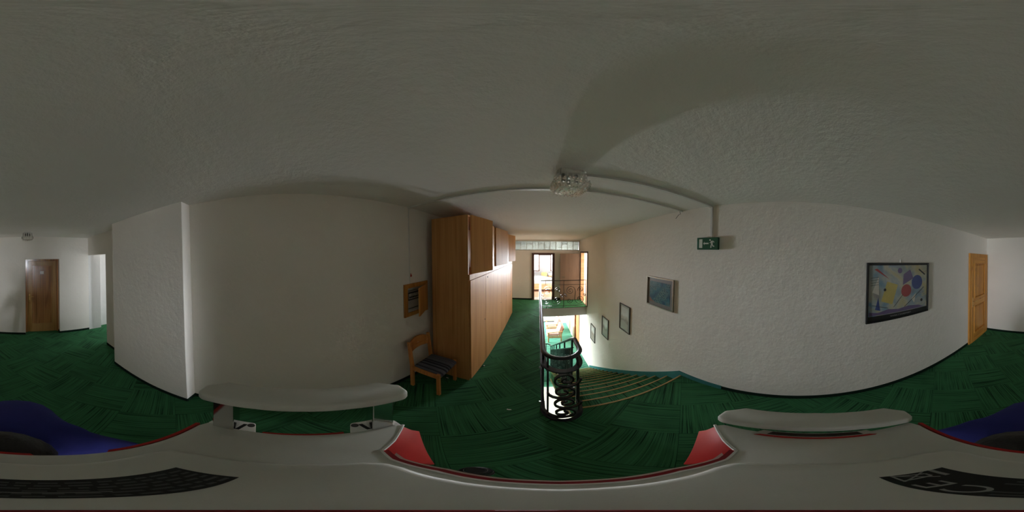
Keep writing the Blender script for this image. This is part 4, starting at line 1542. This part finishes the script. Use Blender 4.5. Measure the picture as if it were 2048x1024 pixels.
# front edge strips: white lip, red line, grey lower lip
def front_strip(off, w, z0, z1, name, mat, parent):
    line = [(-0.141, 0.075), (-0.115, 0.0705), (-0.07, 0.0762), (-0.03, 0.0712), (0, 0.069), (0.03, 0.0712), (0.07, 0.0762), (0.115, 0.0705), (0.141, 0.075)]
    line = [(x * k_, y * k_ + off) for x, y in line]
    MB().prism(line + [(x, y + w) for x, y in line[::-1]], z0, z1).build(name, mat, parent)


front_strip(-0.003, 0.003, ZD - 0.004, ZD + 0.0015, 'white_lip', M['casing2'], deck_o)
front_strip(0.000, 0.007, ZD - 0.03, ZD - 0.006, 'red_trim', M['dark_red'], deck_o)
front_strip(0.007, 0.006, ZD - 0.045, ZD - 0.02, 'grey_lip', M['casing'], deck_o)
# red wings beside the front cut-out: sloping down and forward
for s in (-1, 1):
    a_ = [(s * 0.197, 0.140, ZD - 0.004), (s * 0.143, 0.076, ZD - 0.004), (s * 0.118, 0.078, ZD - 0.03), (s * 0.190, 0.150, ZD - 0.026)]
    b2 = [(s * 0.100, 0.106, ZD - 0.075), (s * 0.194, 0.168, ZD - 0.060)]
    wv = [Vector(p) for p in a_ + b2]
    low = [p + Vector((s * 0.008, 0.0, -0.03)) for p in wv]
    w_ = MB()
    w_.add(wv + low, [(0, 1, 2, 3), (3, 2, 4, 5), (6, 9, 8, 7), (9, 11, 10, 8), (0, 6, 7, 1), (1, 7, 8, 2), (2, 8, 10, 4), (4, 10, 11, 5), (5, 11, 9, 3), (3, 9, 6, 0)])
    w_.build('red_wing', M['red'], tr, bevel=0.003, smooth=True)
    e_ = MB()
    e_.tube([(s * 0.200, 0.141, ZD - 0.001), (s * 0.164, 0.102, ZD - 0.001), (s * 0.146, 0.078, ZD - 0.001)], 0.0025, 6)
    e_.build('white_lip', M['casing2'], deck_o, smooth=True)
# red strips along the rear edge
for x0, x1 in ((-0.205, -0.058), (0.012, 0.205)):
    MB().prism([(x0, -0.150), (x1, -0.150), (x1 - 0.004, -0.1555), (x0 + 0.004, -0.1555)], ZD - 0.02, ZD - 0.004).build('red_trim', M['red'], deck_o)
# grips
def grip(sgn, z, x_in, name_mat):
    o_ = [(0.055, -0.146), (0.030, -0.146), (0.004, -0.118), (0.000, -0.06), (-0.003, 0.0), (0.000, 0.06), (0.004, 0.118), (0.030, 0.146), (0.055, 0.146), (0.060, 0.135), (0.052, 0.06), (0.050, 0.0), (0.052, -0.06), (0.060, -0.135)]
    # 0 = outer edge, 0.06 = inner edge
    pts = [(sgn * (x_in + 0.062 - p[0]), p[1]) for p in o_]
    return MB().prism(pts, z - 0.022, z).build('grip', name_mat, tr, bevel=0.006, segs=3, smooth=True)


gl = grip(-1, CAM_H - 0.262, 0.186, M['casing'])
gr_ = grip(1, CAM_H - 0.385, 0.205, M['casing'])
for s in (-1, 1):
    box('bracket', M['chrome'], tr, -0.232, -0.206, s * 0.094, s * 0.128, ZD - 0.004, CAM_H - 0.284, 0.002)
MB().prism([(0.200, -0.082), (0.215, -0.07), (0.215, 0.07), (0.200, 0.082)], ZD, ZD + 0.002).build('grip_slot', M['grey_plastic'], tr)
MB().prism([(0.204, -0.062), (0.213, -0.056), (0.213, 0.056), (0.204, 0.062)], ZD + 0.002, ZD + 0.003).build('slot_gap', M['wardrobe_dark'], tr)
MB().prism([(0.198, -0.078), (0.2015, -0.07), (0.2015, 0.07), (0.198, 0.078)], ZD + 0.0, ZD + 0.003).build('red_trim', M['red'], deck_o)
# type plate on the hump (read from the rear)
lb = MB().prism([(-0.080, -0.079), (0.080, -0.079), (0.080, -0.033), (-0.080, -0.033)], ZT, ZT + 0.0006).build('type_plate', M['label'], tr)
text_mesh('certification_mark', 'CE', 0.026, M['print_grey'], lb, Matrix.Translation((0.040, -0.047, ZT + 0.0008)), ext=0.0002)
bn = MB()
for pl in (stroke(0.066, -0.040, 0.069, -0.060, 0.0018), stroke(0.078, -0.040, 0.075, -0.060, 0.0018), stroke(0.065, -0.040, 0.079, -0.040, 0.0018), stroke(0.069, -0.060, 0.075, -0.060, 0.0018), stroke(0.064, -0.062, 0.080, -0.039, 0.0014), stroke(0.080, -0.062, 0.064, -0.039, 0.0014), stroke(0.064, -0.068, 0.080, -0.068, 0.004)):
    bn.prism(pl, ZT + 0.0006, ZT + 0.0010)
bn.build('bin_symbol', M['print_grey'], lb)
for r_ in range(6):
    tx = MB()
    x = -0.076
    yv = -0.038 - r_ * 0.0066
    while x < (0.018 if r_ != 2 else 0.0):
        l_ = random.uniform(0.004, 0.012)
        tx.prism([(x, yv - 0.0013), (x + l_, yv - 0.0013), (x + l_, yv + 0.0013), (x, yv + 0.0013)], ZT + 0.0006, ZT + 0.0009)
        x += l_ + 0.003
    tx.build('print_line', M['print_faint'], lb)
MB().prism([(-0.02, -0.0475), (0.014, -0.0475), (0.014, -0.0465), (-0.02, -0.0465)], ZT + 0.0006, ZT + 0.0009).build('print_line', M['print_grey'], lb)
# camera socket straight below the lens
MB().lathe([(0.005, ZT - 0.002), (0.005, ZT + 0.0015), (0.003, ZT + 0.003)], 16).build('camera_socket', M['dark_red'], tr)
# column, push bar, base with castors
MB().lathe([(0.05, 0.22), (0.045, 0.6), (0.045, ZD - 0.035)], 20, Matrix.Translation((0, -0.03, 0))).build('column', M['casing'], tr, smooth=True)
MB().tube([(-0.33, -0.080, 0.98), (0.33, -0.080, 0.98)], 0.014, 10).build('push_bar', M['black'], tr, smooth=True)
MB().box(-0.02, 0.02, -0.085, -0.06, 0.96, 1.0).build('bar_clamp', M['black'], tr)
MB().prism([(-0.09, -0.12), (0.09, -0.12), (0.09, 0.06), (-0.09, 0.06)], 0.14, 0.22).build('base_block', M['casing'], tr, bevel=0.02, segs=3, smooth=True)
for ax_, ay_ in ((-0.12, 0.02), (0.12, 0.02), (-0.12, -0.10), (0.12, -0.10)):
    MB().bar([(ax_ * 0.6, ay_, 0.17), (ax_ * 1.1, ay_ + (0.01 if ay_ > 0 else -0.05), 0.12)], 0.05, 0.03).build('base_arm', M['dark_grey'], tr)
    wx, wy = ax_ * 1.1, ay_ + (0.01 if ay_ > 0 else -0.05)
    MB().lathe([(0.03, -0.015), (0.05, -0.012), (0.05, 0.012), (0.03, 0.015)], 18, Matrix.Translation((wx, wy, 0.05)) @ Matrix.Rotation(R(90), 4, 'Y')).build('castor', M['rubber'], tr, smooth=True)
    MB().box(wx - 0.022, wx + 0.022, wy - 0.015, wy + 0.015, 0.095, 0.125).build('castor_fork', M['dark_grey'], tr)
# laser sensor puck held ahead of the column near the floor
pk = Matrix.Translation((-0.225, 0.40, 0.0))
MB().lathe([(0.055, 0.10), (0.055, 0.15), (0.050, 0.155), (0.050, 0.19), (0.044, 0.20), (0.034, 0.205), (0.034, 0.225), (0.028, 0.23)], 24, pk).build('laser_sensor', M['black'], tr, smooth=True)
MB().bar([(-0.08, 0.05, 0.16), (-0.2, 0.37, 0.12)], 0.03, 0.02).build('sensor_arm', M['dark_grey'], tr)
MB().lathe([(0.0515, 0.158), (0.0515, 0.162)], 24, pk).build('sensor_ring', M['steel'], tr)
MB().lathe([(0.0355, 0.213), (0.0355, 0.216)], 24, pk).build('sensor_ring', M['steel'], tr)

# ------------------------------------------------------------------ person bending down behind the trolley
def skin_mesh(name, verts, edges, radii, mat, parent, root, sub=2):
    me = bpy.data.meshes.new(name)
    me.from_pydata([Vector(v_) for v_ in verts], edges, [])
    o_ = bpy.data.objects.new(name, me)
    C.objects.link(o_)
    md = o_.modifiers.new('skin', 'SKIN')
    md.use_smooth_shade = True
    lay = me.skin_vertices[0].data
    for i_, r_ in enumerate(radii):
        lay[i_].radius = r_ if isinstance(r_, tuple) else (r_, r_)
        lay[i_].use_root = (i_ == root)
    ss = o_.modifiers.new('sub', 'SUBSURF')
    ss.levels = ss.render_levels = sub
    dg = bpy.context.evaluated_depsgraph_get()
    m2 = bpy.data.meshes.new_from_object(o_.evaluated_get(dg))
    m2.name = name
    bpy.data.objects.remove(o_)
    for p in m2.polygons:
        p.use_smooth = True
    m2.materials.clear()
    m2.materials.append(mat)
    return link(name, m2, None, parent)


pe = empty('person', (0.05, -0.72, 0))
tag(pe, 'person in blue sweatshirt bending down behind the trolley, head lowered', 'person')
# local: x right, y forward (towards the trolley), z up
J = {}
V, Eg, Rd = [], [], []


def jv(name, p, r):
    J[name] = len(V)
    V.append(p)
    Rd.append(r)


def je(a_, b_):
    Eg.append((J[a_], J[b_]))


jv('pelvis', (0, 0.0, 0.93), (0.08, 0.07))
jv('waist', (0, 0.08, 1.03), (0.09, 0.08))
jv('chest', (0, 0.25, 1.13), (0.09, 0.08))
jv('upper', (0, 0.34, 1.15), (0.06, 0.06))
jv('neck', (0, 0.39, 1.18), 0.05)
jv('head0', (0, 0.42, 1.215), 0.06)
jv('head1', (0, 0.46, 1.245), 0.10)
jv('head2', (0, 0.52, 1.20), 0.085)
for a_, b_ in (('pelvis', 'waist'), ('waist', 'chest'), ('chest', 'upper'), ('upper', 'neck'), ('neck', 'head0'), ('head0', 'head1'), ('head1', 'head2')):
    je(a_, b_)
for s, t in ((-1, 'l'), (1, 'r')):
    jv('sh' + t, (s * 0.185, 0.34, 1.13), 0.035)
    jv('el' + t, (s * 0.285, 0.36, 0.945), 0.035)
    jv('wr' + t, (s * 0.235, 0.575, 0.975), 0.028)
    jv('pa' + t, (s * 0.225, 0.625, 0.995), (0.036, 0.018))
    je('upper', 'sh' + t)
    je('sh' + t, 'el' + t)
    je('el' + t, 'wr' + t)
    je('wr' + t, 'pa' + t)
    for q_, (fx, ln) in enumerate(((-0.03, 0.055), (-0.01, 0.065), (0.012, 0.062), (0.032, 0.05))):
        jv('f%d' % q_ + t, (s * 0.225 + fx, 0.648, 1.004), 0.0095)
        jv('g%d' % q_ + t, (s * 0.225 + fx, 0.660, 0.985), 0.009)
        jv('h%d' % q_ + t, (s * 0.225 + fx, 0.652, 0.962 - (ln - 0.05)), 0.008)
        je('pa' + t, 'f%d' % q_ + t)
        je('f%d' % q_ + t, 'g%d' % q_ + t)
        je('g%d' % q_ + t, 'h%d' % q_ + t)
    jv('t0' + t, (s * 0.19, 0.60, 0.975), 0.011)
    jv('t1' + t, (s * 0.182, 0.628, 0.962), 0.0095)
    je('wr' + t, 't0' + t)
    je('t0' + t, 't1' + t)
    jv('hip' + t, (s * 0.085, 0.0, 0.84), 0.06)
    jv('kn' + t, (s * 0.12, 0.02, 0.49), 0.045)
    jv('an' + t, (s * 0.12, -0.03, 0.09), 0.038)
    jv('to' + t, (s * 0.13, 0.12, 0.045), 0.035)
    je('pelvis', 'hip' + t)
    je('hip' + t, 'kn' + t)
    je('kn' + t, 'an' + t)
    je('an' + t, 'to' + t)
skin_mesh('body', V, Eg, Rd, M['skin'], pe, 0)
# sweatshirt over torso and arms
V, Eg, Rd, J = [], [], [], {}
jv('hem', (0, -0.075, 0.87), (0.18, 0.15))
jv('waist', (0, 0.08, 1.03), (0.175, 0.14))
jv('chest', (0, 0.25, 1.13), (0.19, 0.14))
jv('upper', (0, 0.345, 1.155), (0.13, 0.105))
jv('coll', (0, 0.415, 1.155), 0.075)
for a_, b_ in (('hem', 'waist'), ('waist', 'chest'), ('chest', 'upper'), ('upper', 'coll')):
    je(a_, b_)
for s, t in ((-1, 'l'), (1, 'r')):
    jv('sh' + t, (s * 0.175, 0.35, 1.145), 0.075)
    jv('el' + t, (s * 0.285, 0.36, 0.945), 0.064)
    jv('cu' + t, (s * 0.236, 0.585, 0.976), 0.048)
    je('upper', 'sh' + t)
    je('sh' + t, 'el' + t)
    je('el' + t, 'cu' + t)
skin_mesh('sweatshirt', V, Eg, Rd, M['blue_shirt'], pe, 0)
V, Eg, Rd, J = [], [], [], {}
jv('pelvis', (0, 0.0, 0.88), (0.115, 0.105))
jv('band', (0, 0.03, 0.97), (0.115, 0.10))
je('pelvis', 'band')
for s, t in ((-1, 'l'), (1, 'r')):
    jv('hip' + t, (s * 0.085, 0.01, 0.80), 0.075)
    jv('kn' + t, (s * 0.12, 0.02, 0.49), 0.075)
    jv('an' + t, (s * 0.12, -0.03, 0.10), 0.062)
    je('pelvis', 'hip' + t)
    je('hip' + t, 'kn' + t)
    je('kn' + t, 'an' + t)
skin_mesh('trousers', V, Eg, Rd, M['trouser'], pe, 0)
for s in (-1, 1):
    sh_ = MB()
    sh_.prism([(s * 0.12 - 0.04, -0.09), (s * 0.12 + 0.04, -0.09), (s * 0.13 + 0.05, 0.10), (s * 0.13 + 0.03, 0.19), (s * 0.13 - 0.03, 0.19), (s * 0.13 - 0.05, 0.10)], 0.0, 0.085)
    sh_.build('shoe', M['black'], pe, bevel=0.025, segs=3, smooth=True)
# hair: cap over the back and crown of the lowered head
hr = MB()
hr.lathe([(0.004, 0.118), (0.05, 0.108), (0.085, 0.075), (0.098, 0.02), (0.096, -0.03), (0.075, -0.055)], 18,
         Matrix.Translation((0, 0.435, 1.262)) @ Matrix.Rotation(R(-12), 4, 'X'))
hr.build('hair', M['hair'], pe, smooth=True, angle=80)
# face on the lowered front of the head
for s in (-1, 1):
    MB().lathe([(0.003, -0.008), (0.011, 0.0), (0.003, 0.008)], 10, Matrix.Translation((s * 0.030, 0.518, 1.207))).build('eye', M['hair'], pe)
    MB().lathe([(0.004, -0.025), (0.012, -0.01), (0.014, 0.015), (0.005, 0.03)], 8, Matrix.Translation((s * 0.080, 0.455, 1.215))).build('ear', M['skin'], pe, smooth=True)
MB().tube([(0, 0.522, 1.208), (0, 0.540, 1.184), (0, 0.516, 1.174)], [0.010, 0.013, 0.009], 8).build('nose', M['skin'], pe, smooth=True)
MB().tube([(-0.022, 0.502, 1.160), (0, 0.509, 1.156), (0.022, 0.502, 1.160)], 0.006, 6).build('mouth', M['lips'], pe, smooth=True)
